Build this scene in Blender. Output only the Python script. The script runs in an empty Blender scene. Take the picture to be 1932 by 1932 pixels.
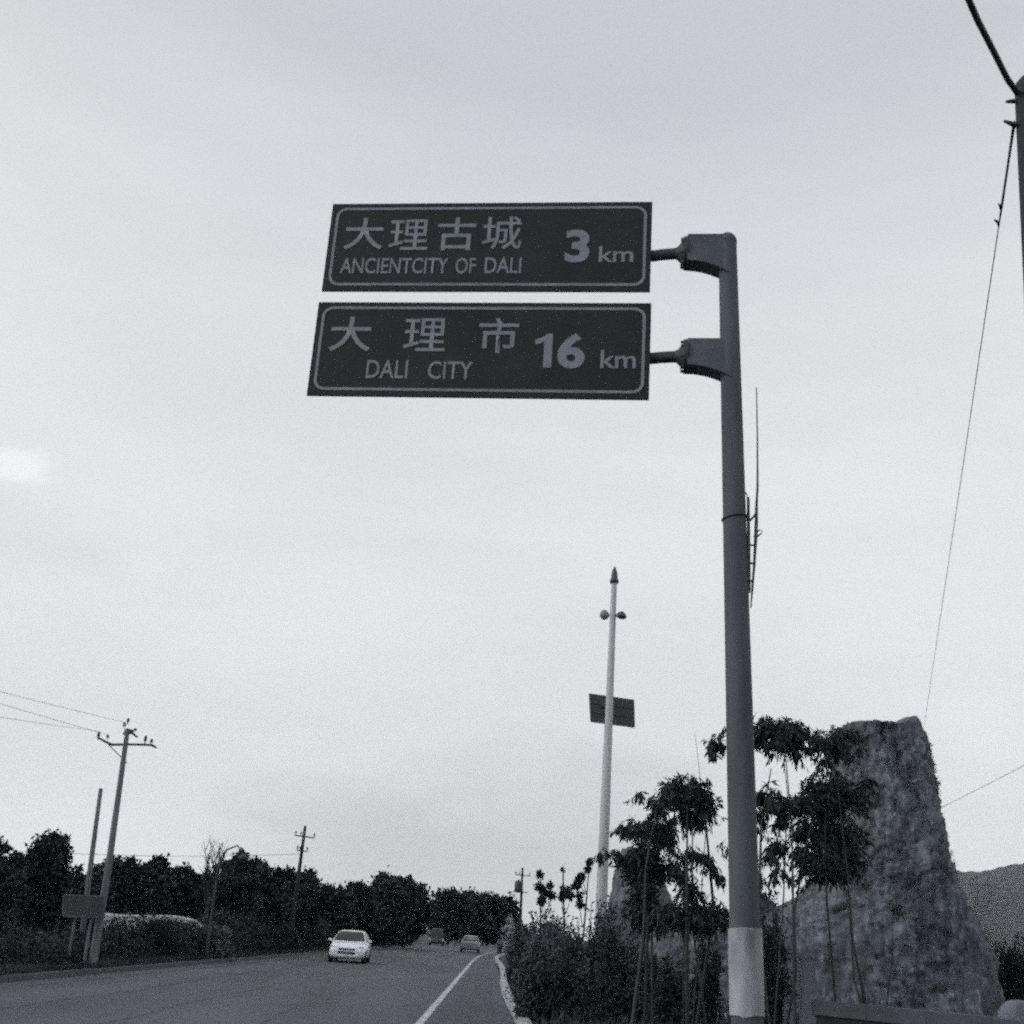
import bpy, math, random
import numpy as np
from mathutils import Vector, Matrix, noise

random.seed(7); RNG = np.random.default_rng(7)
SC = bpy.context.scene
COL = SC.collection
R_ = math.radians

# ------------------------------------------------------------------ camera
FOC = 2250.0; HALF = 966.0            # focal length and half frame in the same unit
TH = R_(19.5); RO = R_(3.8); EYE = 1.75
FWD = Vector((0, math.cos(TH), math.sin(TH)))
UP0 = Vector((0, -math.sin(TH), math.cos(TH))); RT0 = Vector((1, 0, 0))
CR = RT0 * math.cos(RO) + UP0 * math.sin(RO)
CU = UP0 * math.cos(RO) - RT0 * math.sin(RO)
CAM = Vector((0, 0, EYE))
cd = bpy.data.cameras.new('camera'); cam = bpy.data.objects.new('camera', cd); COL.objects.link(cam)
cam.matrix_world = Matrix(((CR.x, CU.x, -FWD.x, 0), (CR.y, CU.y, -FWD.y, 0), (CR.z, CU.z, -FWD.z, EYE), (0, 0, 0, 1)))
cd.sensor_fit = 'HORIZONTAL'; cd.angle = 2 * math.atan(HALF / FOC); cd.clip_start = 0.1; cd.clip_end = 30000
SC.camera = cam

# ------------------------------------------------------------------ sky, sun, exposure
SUN_EL, SUN_AZ = R_(24), R_(-104)     # azimuth from +Y towards +X
W = bpy.data.worlds.new('World'); SC.world = W; W.use_nodes = True
wn = W.node_tree.nodes; wl = W.node_tree.links; wn.clear()
def wnode(t, **kw):
    n = wn.new(t)
    for k, v in kw.items(): setattr(n, k, v)
    return n
sky = wnode('ShaderNodeTexSky', sky_type='NISHITA'); sky.sun_disc = False
sky.sun_elevation = SUN_EL; sky.sun_rotation = SUN_AZ; sky.air_density = 1.6; sky.dust_density = 4.0; sky.altitude = 1900
bw = wnode('ShaderNodeRGBToBW'); wl.new(sky.outputs[0], bw.inputs[0])
pw = wnode('ShaderNodeMath', operation='POWER'); wl.new(bw.outputs[0], pw.inputs[0]); pw.inputs[1].default_value = 0.62
mu = wnode('ShaderNodeMath', operation='MULTIPLY'); wl.new(pw.outputs[0], mu.inputs[0]); mu.inputs[1].default_value = 4.78
sm_ = wnode('ShaderNodeMath', operation='SMOOTH_MIN'); wl.new(mu.outputs[0], sm_.inputs[0]); sm_.inputs[1].default_value = 8.3; sm_.inputs[2].default_value = 1.0
tcw = wnode('ShaderNodeTexCoord')
# thin high overcast: broad soft streaks
mpw = wnode('ShaderNodeMapping'); mpw.inputs['Scale'].default_value = (1.3, 1.3, 5.5); wl.new(tcw.outputs['Generated'], mpw.inputs['Vector'])
nz = wnode('ShaderNodeTexNoise'); nz.inputs['Scale'].default_value = 2.2; nz.inputs['Detail'].default_value = 5; nz.inputs['Roughness'].default_value = .5
wl.new(mpw.outputs[0], nz.inputs['Vector'])
mr = wnode('ShaderNodeMapRange'); mr.inputs['From Min'].default_value = .3; mr.inputs['From Max'].default_value = .7
mr.inputs['To Min'].default_value = .95; mr.inputs['To Max'].default_value = 1.04; wl.new(nz.outputs['Fac'], mr.inputs['Value'])
m2 = wnode('ShaderNodeMath', operation='MULTIPLY'); wl.new(sm_.outputs[0], m2.inputs[0]); wl.new(mr.outputs[0], m2.inputs[1])
last = m2.outputs[0]
def cloud(direction, spread, amount, stretch, edge, seed):
    """one cloud standing at a direction of the sky; spread in radians, amount added"""
    global last
    d = Vector(direction).normalized()
    mp = wnode('ShaderNodeMapping', vector_type='POINT'); mp.inputs['Location'].default_value = tuple(-c for c in d)
    wl.new(tcw.outputs['Generated'], mp.inputs['Vector'])
    mp2 = wnode('ShaderNodeMapping'); mp2.inputs['Scale'].default_value = (1 / (spread * stretch), 1 / (spread * stretch), 1 / spread); wl.new(mp.outputs[0], mp2.inputs['Vector'])
    n2 = wnode('ShaderNodeTexNoise'); n2.inputs['Scale'].default_value = 1.3; n2.inputs['Detail'].default_value = 5
    n2.noise_dimensions = '4D'; n2.inputs['W'].default_value = seed; wl.new(mp2.outputs[0], n2.inputs['Vector'])
    ln = wnode('ShaderNodeVectorMath', operation='LENGTH'); wl.new(mp2.outputs[0], ln.inputs[0])
    ad = wnode('ShaderNodeMath', operation='ADD'); wl.new(ln.outputs['Value'], ad.inputs[0])
    sc_ = wnode('ShaderNodeMath', operation='MULTIPLY'); wl.new(n2.outputs['Fac'], sc_.inputs[0]); sc_.inputs[1].default_value = 1.9
    wl.new(sc_.outputs[0], ad.inputs[1])
    mm = wnode('ShaderNodeMapRange', interpolation_type='SMOOTHSTEP'); mm.inputs['From Min'].default_value = 1.95 + edge / 2; mm.inputs['From Max'].default_value = 1.95 - edge / 2
    mm.inputs['To Min'].default_value = 0; mm.inputs['To Max'].default_value = amount; wl.new(ad.outputs[0], mm.inputs['Value'])
    a2 = wnode('ShaderNodeMath', operation='ADD'); wl.new(last, a2.inputs[0]); wl.new(mm.outputs[0], a2.inputs[1]); last = a2.outputs[0]
def ray(px, py): return FWD + CR * ((px - HALF) / FOC) - CU * ((py - HALF) / FOC)
cloud(ray(30, 880), .013, 1.15, 1.9, 1.1, 1.0)
cloud(ray(275, 1068), .008, .35, 1.9, 1.2, 2.0)
cloud(ray(1880, 1455), .045, .55, 1.6, 1.4, 3.0)
cloud(ray(925, 1615), .068, -1.6, 2.9, 1.3, 4.0)
cloud(ray(1500, 560), .10, .30, 3.0, 1.5, 5.0)
tf = wnode('ShaderNodeMapRange'); tf.inputs['From Min'].default_value = 5.5; tf.inputs['From Max'].default_value = 7.6; wl.new(sm_.outputs[0], tf.inputs['Value'])
tm = wnode('ShaderNodeMix', data_type='RGBA'); tm.inputs['A'].default_value = (.945, .98, 1.06, 1); tm.inputs['B'].default_value = (.978, .988, 1.018, 1); wl.new(tf.outputs[0], tm.inputs['Factor'])
tint = wnode('ShaderNodeVectorMath', operation='SCALE'); wl.new(tm.outputs['Result'], tint.inputs[0]); wl.new(last, tint.inputs['Scale'])
bg = wnode('ShaderNodeBackground'); bg.inputs['Strength'].default_value = .1; wl.new(tint.outputs[0], bg.inputs['Color'])
wo = wnode('ShaderNodeOutputWorld'); wl.new(bg.outputs[0], wo.inputs['Surface'])

sd = bpy.data.lights.new('sun', 'SUN'); sun = bpy.data.objects.new('sun', sd); COL.objects.link(sun)
sd.energy = 1.0; sd.angle = R_(20); sd.color = (1, .985, .96)
sv = Vector((math.sin(SUN_AZ) * math.cos(SUN_EL), math.cos(SUN_AZ) * math.cos(SUN_EL), math.sin(SUN_EL)))
sun.rotation_euler = sv.to_track_quat('Z', 'Y').to_euler()
SC.view_settings.view_transform = 'Standard'; SC.view_settings.look = 'None'; SC.view_settings.gamma = 1; SC.view_settings.exposure = 0
SC.view_settings.use_curve_mapping = False
SC.cycles.use_denoising = False       # the photograph is grainy: keep the renderer's own grain
SC.cycles.pixel_filter_type = 'BLACKMAN_HARRIS'; SC.cycles.filter_width = 2.4
SC.cycles.use_adaptive_sampling = True; SC.cycles.adaptive_threshold = .12; SC.cycles.adaptive_min_samples = 12
SC.cycles.max_bounces = 4; SC.cycles.diffuse_bounces = 3; SC.cycles.volume_bounces = 1

# ------------------------------------------------------------------ place helpers
def ground(px, py, z=0.0):
    d = ray(px, py); return CAM + d * ((z - EYE) / d.z)
def at(px, py, Y):
    d = ray(px, py); return CAM + d * (Y / d.y)
def ppm(Y): return FOC * math.cos(TH) / Y      # rough pixels per metre near the horizon

# ------------------------------------------------------------------ materials
def g(v):
    t = (.88, .98, 1.15) if v < .3 else (.95, .99, 1.06)
    return (v * t[0], v * t[1], v * t[2], 1)
MATS = {}
def mat(name, a, b=None, scale=6, rough=.8, metal=0, detail=6, stretch=(1, 1, 1), lo=.35, hi=.65, bump=0, bscale=None, coat=0, spec=.4):
    m = bpy.data.materials.new(name); m.use_nodes = True
    nt = m.node_tree; p = nt.nodes['Principled BSDF']
    p.inputs['Roughness'].default_value = rough; p.inputs['Metallic'].default_value = metal
    p.inputs['Specular IOR Level'].default_value = spec; p.inputs['Coat Weight'].default_value = coat
    tc = nt.nodes.new('ShaderNodeTexCoord'); mp = nt.nodes.new('ShaderNodeMapping'); mp.inputs['Scale'].default_value = stretch
    nt.links.new(tc.outputs['Object'], mp.inputs['Vector'])
    n = nt.nodes.new('ShaderNodeTexNoise'); n.inputs['Scale'].default_value = scale; n.inputs['Detail'].default_value = detail
    n.inputs['Roughness'].default_value = .6; nt.links.new(mp.outputs[0], n.inputs['Vector'])
    r = nt.nodes.new('ShaderNodeMapRange'); r.inputs['From Min'].default_value = lo; r.inputs['From Max'].default_value = hi
    nt.links.new(n.outputs['Fac'], r.inputs['Value'])
    mx = nt.nodes.new('ShaderNodeMix'); mx.data_type = 'RGBA'
    mx.inputs['A'].default_value = g(a); mx.inputs['B'].default_value = g(b if b is not None else a * 1.15)
    nt.links.new(r.outputs[0], mx.inputs['Factor']); nt.links.new(mx.outputs['Result'], p.inputs['Base Color'])
    if bump:
        n3 = nt.nodes.new('ShaderNodeTexNoise'); n3.inputs['Scale'].default_value = bscale or scale * 3; n3.inputs['Detail'].default_value = 8
        nt.links.new(mp.outputs[0], n3.inputs['Vector'])
        bp = nt.nodes.new('ShaderNodeBump'); bp.inputs['Strength'].default_value = bump; bp.inputs['Distance'].default_value = .05
        nt.links.new(n3.outputs['Fac'], bp.inputs['Height']); nt.links.new(bp.outputs[0], p.inputs['Normal'])
    MATS[name] = m; return m
def leafmat(name, a, b):
    m = mat(name, a, b, scale=.9, rough=.6, detail=3, spec=.3)
    return m
mat('asphalt', .055, .098, scale=.3, rough=.85, detail=11, bump=.25, bscale=60, stretch=(1.6, .25, 1))
mat('asphalt_patch', .056, .07, scale=2, rough=.9)
mat('tar', .028, .04, scale=3, rough=.7)
mat('paint_line', .14, .50, scale=2.6, rough=.7, lo=.33, hi=.52)
mat('kerb_pale', .28, .46, scale=1.6, rough=.8, bump=.2)
mat('kerb_grey', .065, .10, scale=1.5, rough=.9)
mat('turf', .03, .05, scale=.6, rough=.95, bump=.4, bscale=8)
mat('soil', .035, .06, scale=1.2, rough=.95, bump=.4, bscale=10)
mat('pole_paint', .074, .118, scale=1.6, rough=.8, stretch=(3, 3, .5), bump=.08, detail=9, spec=.2)
mat('pole_dark', .035, .05, scale=2, rough=.6)
mat('bracket_paint', .085, .12, scale=3, rough=.75, spec=.2)
mat('sign_face', .013, .021, scale=1.6, rough=.55, spec=.25, detail=9)
mat('sign_back', .22, .28, scale=2, rough=.5, metal=.3)
mat('sign_white', .18, .25, scale=4.0, rough=.6)
mat('band_white', .14, .41, scale=2.0, rough=.75, stretch=(2.5, 2.5, .7), lo=.34, hi=.6, detail=9)
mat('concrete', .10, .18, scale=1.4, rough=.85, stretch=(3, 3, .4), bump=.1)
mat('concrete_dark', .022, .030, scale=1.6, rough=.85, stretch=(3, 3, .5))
mat('lamp_grey', .40, .48, scale=1.2, rough=.45, stretch=(1, 1, .3))
mat('lamp_dark', .05, .07, scale=3, rough=.4)
mat('globe', .16, .22, scale=6, rough=.25, coat=.3)
mat('panel_dark', .022, .030, scale=5, rough=.25)
mat('metal_dark', .03, .05, scale=5, rough=.5)
mat('wire', .03, .04, scale=3, rough=.6)
mat('wire_pale', .10, .13, scale=3, rough=.6)
mat('bamboo_culm', .018, .034, scale=2, rough=.5, stretch=(2, 2, 1))
mat('dry_stick', .06, .10, scale=6, rough=.7)
mat('bark', .035, .06, scale=4, rough=.9, stretch=(3, 3, .5))
mat('twig', .03, .05, scale=4, rough=.9)
leafmat('leaf_bamboo', .020, .036); leafmat('leaf_tree', .017, .030); leafmat('leaf_tree_b', .021, .036); leafmat('leaf_white', .35, .5); leafmat('leaf_shrub', .045, .10)
leafmat('leaf_pale', .06, .12); leafmat('grass_blade', .035, .06)
mat('white_wall', .40, .55, scale=1.5, rough=.8, stretch=(1, 1, 2))
mat('roof', .10, .14, scale=4, rough=.8)
mat('board', .034, .05, scale=2, rough=.7)
mat('car_white', .80, .84, scale=1, rough=.25, coat=.6, spec=.5)
mat('car_grey', .20, .24, scale=1, rough=.3, coat=.5)
mat('car_dark', .03, .04, scale=1, rough=.3, coat=.5)
mat('glass', .015, .02, scale=1, rough=.06, spec=.5)
mat('rubber', .015, .022, scale=5, rough=.8)
mat('rim', .3, .36, scale=5, rough=.35, metal=.6)
mat('headlamp', .30, .4, scale=8, rough=.1, coat=1)
mat('plate', .16, .2, scale=3, rough=.5)
mat('mountain', .018, .034, scale=.004, rough=1, stretch=(1, 1, 2))
mat('boulder', .14, .26, scale=1.6, rough=.9, bump=.4)
def rockmat():
    m = mat('rock', .08, .17, scale=.8, rough=.95, detail=9, stretch=(1.7, 1.7, .42), lo=.38, hi=.62, bump=.8, bscale=2.6)
    nt = m.node_tree; p = nt.nodes['Principled BSDF']
    mx = [n for n in nt.nodes if n.type == 'MIX'][0]; mp = [n for n in nt.nodes if n.type == 'MAPPING'][0]
    # lichen and pale weathering in patches
    n = nt.nodes.new('ShaderNodeTexNoise'); n.inputs['Scale'].default_value = 3.2; n.inputs['Detail'].default_value = 10; n.inputs['Roughness'].default_value = .7
    nt.links.new(mp.outputs[0], n.inputs['Vector'])
    r = nt.nodes.new('ShaderNodeMapRange'); r.inputs['From Min'].default_value = .55; r.inputs['From Max'].default_value = .68; nt.links.new(n.outputs['Fac'], r.inputs['Value'])
    m3 = nt.nodes.new('ShaderNodeMix'); m3.data_type = 'RGBA'; m3.inputs['B'].default_value = g(.29)
    nt.links.new(mx.outputs['Result'], m3.inputs['A']); nt.links.new(r.outputs[0], m3.inputs['Factor'])
    # moss tufts
    n4 = nt.nodes.new('ShaderNodeTexNoise'); n4.inputs['Scale'].default_value = 2.4; n4.inputs['Detail'].default_value = 9; n4.inputs['Roughness'].default_value = .75
    mp4 = nt.nodes.new('ShaderNodeMapping'); mp4.inputs['Location'].default_value = (7, 3, 1); nt.links.new(mp.outputs[0], mp4.inputs['Vector']); nt.links.new(mp4.outputs[0], n4.inputs['Vector'])
    r4 = nt.nodes.new('ShaderNodeMapRange'); r4.inputs['From Min'].default_value = .52; r4.inputs['From Max'].default_value = .62; nt.links.new(n4.outputs['Fac'], r4.inputs['Value'])
    m5 = nt.nodes.new('ShaderNodeMix'); m5.data_type = 'RGBA'; m5.inputs['B'].default_value = g(.04)
    nt.links.new(m3.outputs['Result'], m5.inputs['A']); nt.links.new(r4.outputs[0], m5.inputs['Factor']); nt.links.new(m5.outputs['Result'], p.inputs['Base Color'])
rockmat()
def rock_cracks():
    nt = MATS['rock'].node_tree; p = nt.nodes['Principled BSDF']; b0 = [n for n in nt.nodes if n.type == 'BUMP'][0]; tc = [n for n in nt.nodes if n.type == 'TEX_COORD'][0]
    nzz = nt.nodes.new('ShaderNodeTexNoise'); nzz.inputs['Scale'].default_value = 1.2; nzz.inputs['Detail'].default_value = 4; nt.links.new(tc.outputs['Object'], nzz.inputs['Vector'])
    ad = nt.nodes.new('ShaderNodeVectorMath'); ad.operation = 'ADD'; mpz = nt.nodes.new('ShaderNodeMapping'); mpz.inputs['Scale'].default_value = (1.1, 1.1, .38); nt.links.new(tc.outputs['Object'], mpz.inputs['Vector']); nt.links.new(mpz.outputs[0], ad.inputs[0]); nt.links.new(nzz.outputs['Color'], ad.inputs[1])
    v = nt.nodes.new('ShaderNodeTexVoronoi'); v.feature = 'DISTANCE_TO_EDGE'; v.inputs['Scale'].default_value = .9; nt.links.new(ad.outputs[0], v.inputs['Vector'])
    mr_ = nt.nodes.new('ShaderNodeMapRange'); mr_.inputs['From Max'].default_value = .07; nt.links.new(v.outputs['Distance'], mr_.inputs['Value'])
    b1 = nt.nodes.new('ShaderNodeBump'); b1.inputs['Strength'].default_value = .4; b1.inputs['Distance'].default_value = .14; nt.links.new(mr_.outputs[0], b1.inputs['Height']); nt.links.new(b0.outputs[0], b1.inputs['Normal']); nt.links.new(b1.outputs[0], p.inputs['Normal'])
rock_cracks()

# ------------------------------------------------------------------ mesh helpers
def link(name, me, m, parent=None, loc=None):
    if m and not me.materials: me.materials.append(MATS[m])
    o = bpy.data.objects.new(name, me); COL.objects.link(o)
    if parent is not None: o.parent = parent
    if loc is not None: o.location = loc
    return o
def tag(o, label=None, cat=None, group=None, kind=None):
    for k, v in (('label', label), ('category', cat), ('group', group), ('kind', kind)):
        if v: o[k] = v
    return o
def thing(name, label, cat, loc=(0, 0, 0), rz=0, group=None):
    o = bpy.data.objects.new(name, None); COL.objects.link(o); o.location = loc; o.rotation_euler = (0, 0, rz)
    o.empty_display_size = .2
    return tag(o, label, cat, group)
class MB:
    def __init__(s): s.v = []; s.f = []; s.sm = []
    def add(s, vs, fs, smooth=False):
        n = len(s.v); s.v += [tuple(x) for x in vs]; s.f += [tuple(i + n for i in f) for f in fs]; s.sm += [smooth] * len(fs); return s
    def box(s, lo, hi, M=None):
        x0, y0, z0 = lo; x1, y1, z1 = hi
        vs = [Vector(p) for p in ((x0, y0, z0), (x1, y0, z0), (x1, y1, z0), (x0, y1, z0), (x0, y0, z1), (x1, y0, z1), (x1, y1, z1), (x0, y1, z1))]
        if M is not None: vs = [M @ v for v in vs]
        return s.add(vs, [(0, 3, 2, 1), (4, 5, 6, 7), (0, 1, 5, 4), (1, 2, 6, 5), (2, 3, 7, 6), (3, 0, 4, 7)])
    def prism(s, poly, y0, y1):
        """poly in xz, extruded along y"""
        n = len(poly); vs = [(x, y0, z) for x, z in poly] + [(x, y1, z) for x, z in poly]
        fs = [tuple(range(n)), tuple(range(2 * n - 1, n - 1, -1))] + [(i, i + n, (i + 1) % n + n, (i + 1) % n) for i in range(n)]
        return s.add(vs, fs)
    def tube(s, pts, rad, n=10, caps=True):
        pts = [Vector(p) for p in pts]; k = len(pts)
        rr = rad if isinstance(rad, (list, tuple)) else [rad] * k
        rings = []; ref = None
        for i, p in enumerate(pts):
            t = (pts[min(i + 1, k - 1)] - pts[max(i - 1, 0)]).normalized()
            if ref is None: ref = Vector((1, 0, 0)) if abs(t.x) < .8 else Vector((0, 1, 0))
            a = (ref - t * ref.dot(t)).normalized(); b = t.cross(a); ref = a
            rings.append([p + (a * math.cos(2 * math.pi * j / n) + b * math.sin(2 * math.pi * j / n)) * rr[i] for j in range(n)])
        vs = [v for r in rings for v in r]
        fs = [(i * n + j, i * n + (j + 1) % n, (i + 1) * n + (j + 1) % n, (i + 1) * n + j) for i in range(k - 1) for j in range(n)]
        s.add(vs, fs, True)
        if caps:
            s.add(rings[0], [tuple(range(n - 1, -1, -1))]); s.add(rings[-1], [tuple(range(n))])
        return s
    def lathe(s, prof, n=20, M=None):
        """prof: (radius, z)"""
        vs = []
        for r, z in prof: vs += [Vector((r * math.cos(2 * math.pi * j / n), r * math.sin(2 * math.pi * j / n), z)) for j in range(n)]
        if M is not None: vs = [M @ v for v in vs]
        k = len(prof)
        fs = [(i * n + j, i * n + (j + 1) % n, (i + 1) * n + (j + 1) % n, (i + 1) * n + j) for i in range(k - 1) for j in range(n)]
        s.add(vs, fs, True); s.add(vs[-n:], [tuple(range(n))]); s.add(vs[:n], [tuple(range(n - 1, -1, -1))]); return s
    def build(s, name, m, parent=None, loc=None):
        me = bpy.data.meshes.new(name); me.from_pydata(s.v, [], s.f); me.polygons.foreach_set('use_smooth', s.sm); me.update()
        return link(name, me, m, parent, loc)
def leaves(name, pos, d, length, width, m, parent=None, fold=.15):
    """one mesh of small pointed leaves; pos, d are (n,3)"""
    n = len(pos)
    d = d / np.maximum(np.linalg.norm(d, axis=1, keepdims=True), 1e-6)
    rnd = RNG.normal(size=(n, 3)); s = np.cross(d, rnd); s /= np.maximum(np.linalg.norm(s, axis=1, keepdims=True), 1e-6)
    nn = np.cross(d, s)
    L = np.broadcast_to(np.asarray(length, float), (n,))[:, None]; Wd = np.broadcast_to(np.asarray(width, float), (n,))[:, None]
    mid = pos + d * L * .45 - nn * L * fold * .3
    V = np.stack([pos, mid + s * Wd * .5, pos + d * L, mid - s * Wd * .5], 1).reshape(-1, 3)
    me = bpy.data.meshes.new(name); me.vertices.add(4 * n); me.loops.add(4 * n); me.polygons.add(n)
    me.vertices.foreach_set('co', V.ravel().astype(np.float32)); me.loops.foreach_set('vertex_index', np.arange(4 * n, dtype=np.int32))
    me.polygons.foreach_set('loop_start', np.arange(0, 4 * n, 4, dtype=np.int32)); me.update(calc_edges=True)
    return link(name, me, m, parent)
def in_ball(n):
    v = RNG.normal(size=(n, 3)); v /= np.linalg.norm(v, axis=1, keepdims=True); return v * RNG.random((n, 1)) ** (1 / 3)
def on_ball(n):
    v = RNG.normal(size=(n, 3)); return v / np.linalg.norm(v, axis=1, keepdims=True)

# ------------------------------------------------------------------ haze: thin air that pales the far mountain
def build_haze():
    b = MB().box((-2600, -60, -1.6), (2600, 4300, 620)); h = b.build('haze', None)
    m = bpy.data.materials.new('haze_air'); m.use_nodes = True; nt = m.node_tree; nt.nodes.clear()
    v = nt.nodes.new('ShaderNodeVolumePrincipled'); v.inputs['Color'].default_value = (.93, .96, 1, 1); v.inputs['Density'].default_value = .00006
    v.inputs['Anisotropy'].default_value = .2
    o = nt.nodes.new('ShaderNodeOutputMaterial'); nt.links.new(v.outputs[0], o.inputs['Volume']); h.data.materials.append(m)
    tag(h, 'thin pale haze in the air over the road', kind='stuff')
build_haze()

# ------------------------------------------------------------------ ground and road
def bend(Y): return 0 if Y < 80 else (Y - 80) ** 2 / 1500
def x_left(Y): return -11.75 + .030 * min(Y, 90) + bend(Y) * .45
def x_line(Y): return -1.38 + .009 * min(Y, 90) + bend(Y)
def x_kerb(Y): return .70 + .0015 * min(Y, 90) + bend(Y)
YS = [-30 + 4 * i for i in range(90)]
def strip(name, fa, fb, z, m, zs=None, kind='structure', ys=YS, parent=None):
    b = MB(); vs = []
    for y in ys: vs += [(fa(y), y, z), (fb(y), y, z)]
    b.add(vs, [(2 * i, 2 * i + 1, 2 * i + 3, 2 * i + 2) for i in range(len(ys) - 1)])
    o = b.build(name, m, parent)
    if kind: tag(o, kind=kind)
    return o
gb = MB().add([(-2500, -50, -.03), (2500, -50, -.03), (2500, 4200, -.03), (-2500, 4200, -.03)], [(0, 1, 2, 3)])
tag(gb.build('ground', 'turf'), 'dark flat ground reaching to the far hills', kind='structure')
road = strip('road', lambda y: x_left(y) - .1, lambda y: x_kerb(y) + .05, 0, 'asphalt')
tag(road, 'grey asphalt road running away past the signpost')
# worn edge line on the right and faded one on the left, both in the road's own paint
strip('edge_line', lambda y: x_line(y) - .08, lambda y: x_line(y) + .08, .004, 'paint_line', kind=None, parent=road)
strip('edge_line', lambda y: x_left(y) + .62, lambda y: x_left(y) + .74, .004, 'asphalt_patch', kind=None, parent=road)
strip('tar_patch', lambda y: x_line(y) + .25 + .05 * math.sin(y * .7), lambda y: x_kerb(y) - .35, .003, 'asphalt_patch', kind=None, parent=road)
for k, (f_, w_) in enumerate(((.28, .05), (.5, .07), (.72, .05))):
    xs_ = lambda y, f_=f_, k=k: x_left(y) + (x_line(y) - x_left(y)) * f_ + .25 * noise.fractal(Vector((y * .12, k * 9.0, 0)), 1, 2, 4)
    strip('tar_seam', xs_, lambda y, xs_=xs_, w_=w_: xs_(y) + w_, .0035, 'tar', kind=None, parent=road, ys=[20 + .8 * i for i in range(110)])
for (x_, y_, w_, l_) in ((-8.3, 41, 1.6, 5), (-4.6, 33, 1.2, 3.4), (-3.0, 58, 1.5, 8), (-6.8, 76, 2.2, 9)):
    MB().add([(x_, y_, .0025), (x_ + w_, y_ + .1, .0025), (x_ + w_ * .97, y_ + l_, .0025), (x_ + .04, y_ + l_ - .15, .0025)], [(0, 1, 2, 3)]).build('asphalt_repair', 'asphalt_patch', road)
def kerb(name, fx, w, h, m, y0, y1, step, label):
    root = thing(name, label, None); tag(root, kind='structure')
    y = y0; i = 0
    while y < y1:
        ya, yb = y + .008, y + step - .008; dx = fx(yb) - fx(ya); jit = random.uniform(-.012, .012); hh = h + random.uniform(-.012, .008)
        b = MB(); xs = (fx(ya) + jit, fx(yb) + jit)
        v = [(xs[0], ya, 0), (xs[0] + w, ya, 0), (xs[1] + w, yb, 0), (xs[1], yb, 0),
             (xs[0] + .02, ya, hh), (xs[0] + w - .02, ya, hh), (xs[1] + w - .02, yb, hh), (xs[1] + .02, yb, hh)]
        b.add(v, [(0, 3, 2, 1), (4, 5, 6, 7), (0, 1, 5, 4), (1, 2, 6, 5), (2, 3, 7, 6), (3, 0, 4, 7)])
        b.build('kerb_stone', m, root); y += step; i += 1
    return root
kerb('kerb', lambda y: x_kerb(y) + .05 + .12 * math.sin(y / 9), .26, .15, 'kerb_pale', 20, 126, 1.0, 'pale concrete kerb along the planted bed right of the road')
kerb('kerb', lambda y: x_left(y) - .32, .22, .13, 'kerb_grey', 14, 120, 2.0, 'dull grey kerb along the far left edge of the road')
bed = MB().add([(.9, 14, .06), (60, 14, .06), (60, 110, .06), (3, 110, .06)], [(0, 1, 2, 3)])
tag(bed.build('planting_bed', 'soil'), 'dark planted ground right of the road', kind='structure')
# mountain at the right
def mountain():
    ridge = [(1500, 1830), (1600, 1790), (1680, 1730), (1740, 1676), (1791, 1640), (1824, 1646), (1857, 1643), (1890, 1635), (1932, 1629), (2010, 1600), (2120, 1580), (2300, 1600), (2500, 1640)]
    D = 3000; b = MB(); cols = []
    px = np.linspace(1500, 2500, 121)
    for x in px:
        y = np.interp(x, [r[0] for r in ridge], [r[1] for r in ridge]); p = at(x, y, D)
        z = max(p.z + noise.fractal(Vector((x * .05, 0, 3)), 1, 2, 5) * 5, 2)
        col = []
        for k in range(13):
            t = k / 12; zz = z * (1 - (1 - t) ** 1.4) if k < 12 else z
            off = noise.fractal(Vector((x * .012, t * 2.2, 1)), 1, 2, 5) * 120 * (1 - t)
            col.append((p.x * (1 - .28 * (1 - t)) , D - 900 * (1 - t) + off, zz))
        for k in range(1, 4): col.append((p.x, D + 250 * k, z * (1 - k / 3) - 1))
        cols.append(col)
    n = len(cols[0]); b.add([v for c in cols for v in c], [(i * n + k, (i + 1) * n + k, (i + 1) * n + k + 1, i * n + k + 1) for i in range(len(cols) - 1) for k in range(n - 1)], True)
    tag(b.build('mountain', 'mountain'), 'hazy grey mountain ridge beyond the rock at the right', kind='structure')
mountain()

# ------------------------------------------------------------------ the road sign
PD = 10.0
pb = at(1410, 1930, PD); pt = at(1372, 437, PD)
axis = (pt - pb).normalized(); foot = pb - axis * (pb.z / axis.z); topz = pt.z
def pole_at(z): return foot + axis * (z / axis.z)
psi = -.126; E1 = Vector((math.cos(psi), math.sin(psi), 0)); E3 = Vector((0, 0, 1)); E2 = E1.cross(E3) * -1   # along the panel, up, away from the camera
k_ = PD / 11.5
so = Vector((at(1410, 1930, PD).x, PD, 0))
def zz_(z): return EYE + (z - EYE) * k_
P1 = dict(l=-4.713 * k_ - .056, r=-.974 * k_ - .056, t=zz_(9.725), b=zz_(8.562)); P2 = dict(l=-4.737 * k_ - .048, r=-.964 * k_ - .048, t=zz_(8.413), b=zz_(7.243))
sign = thing('road_sign', 'tall grey roadside signpost carrying two dark distance boards, Ancient City of Dali above Dali City', 'road sign', foot)
def loc(p): return Vector(p) - foot
b = MB(); zs = [0, 1.0, 2, 3.5, 5, 6.5, topz - .12]
def prad(z): return .132 - .046 * z / topz
b.tube([loc(pole_at(z)) for z in zs], [prad(z) for z in zs], 28); b.build('pole', 'pole_paint', sign)
cap = MB(); R0 = prad(topz) + .006
cap.tube([loc(pole_at(topz - .125 + R0 * 1.15 * math.sin(a))) for a in [0, .3, .6, .9, 1.2, 1.45, 1.55]], [R0 * math.cos(a) for a in [0, .3, .6, .9, 1.2, 1.45, 1.55]], 24); cap.build('pole_cap', 'bracket_paint', sign)
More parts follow.
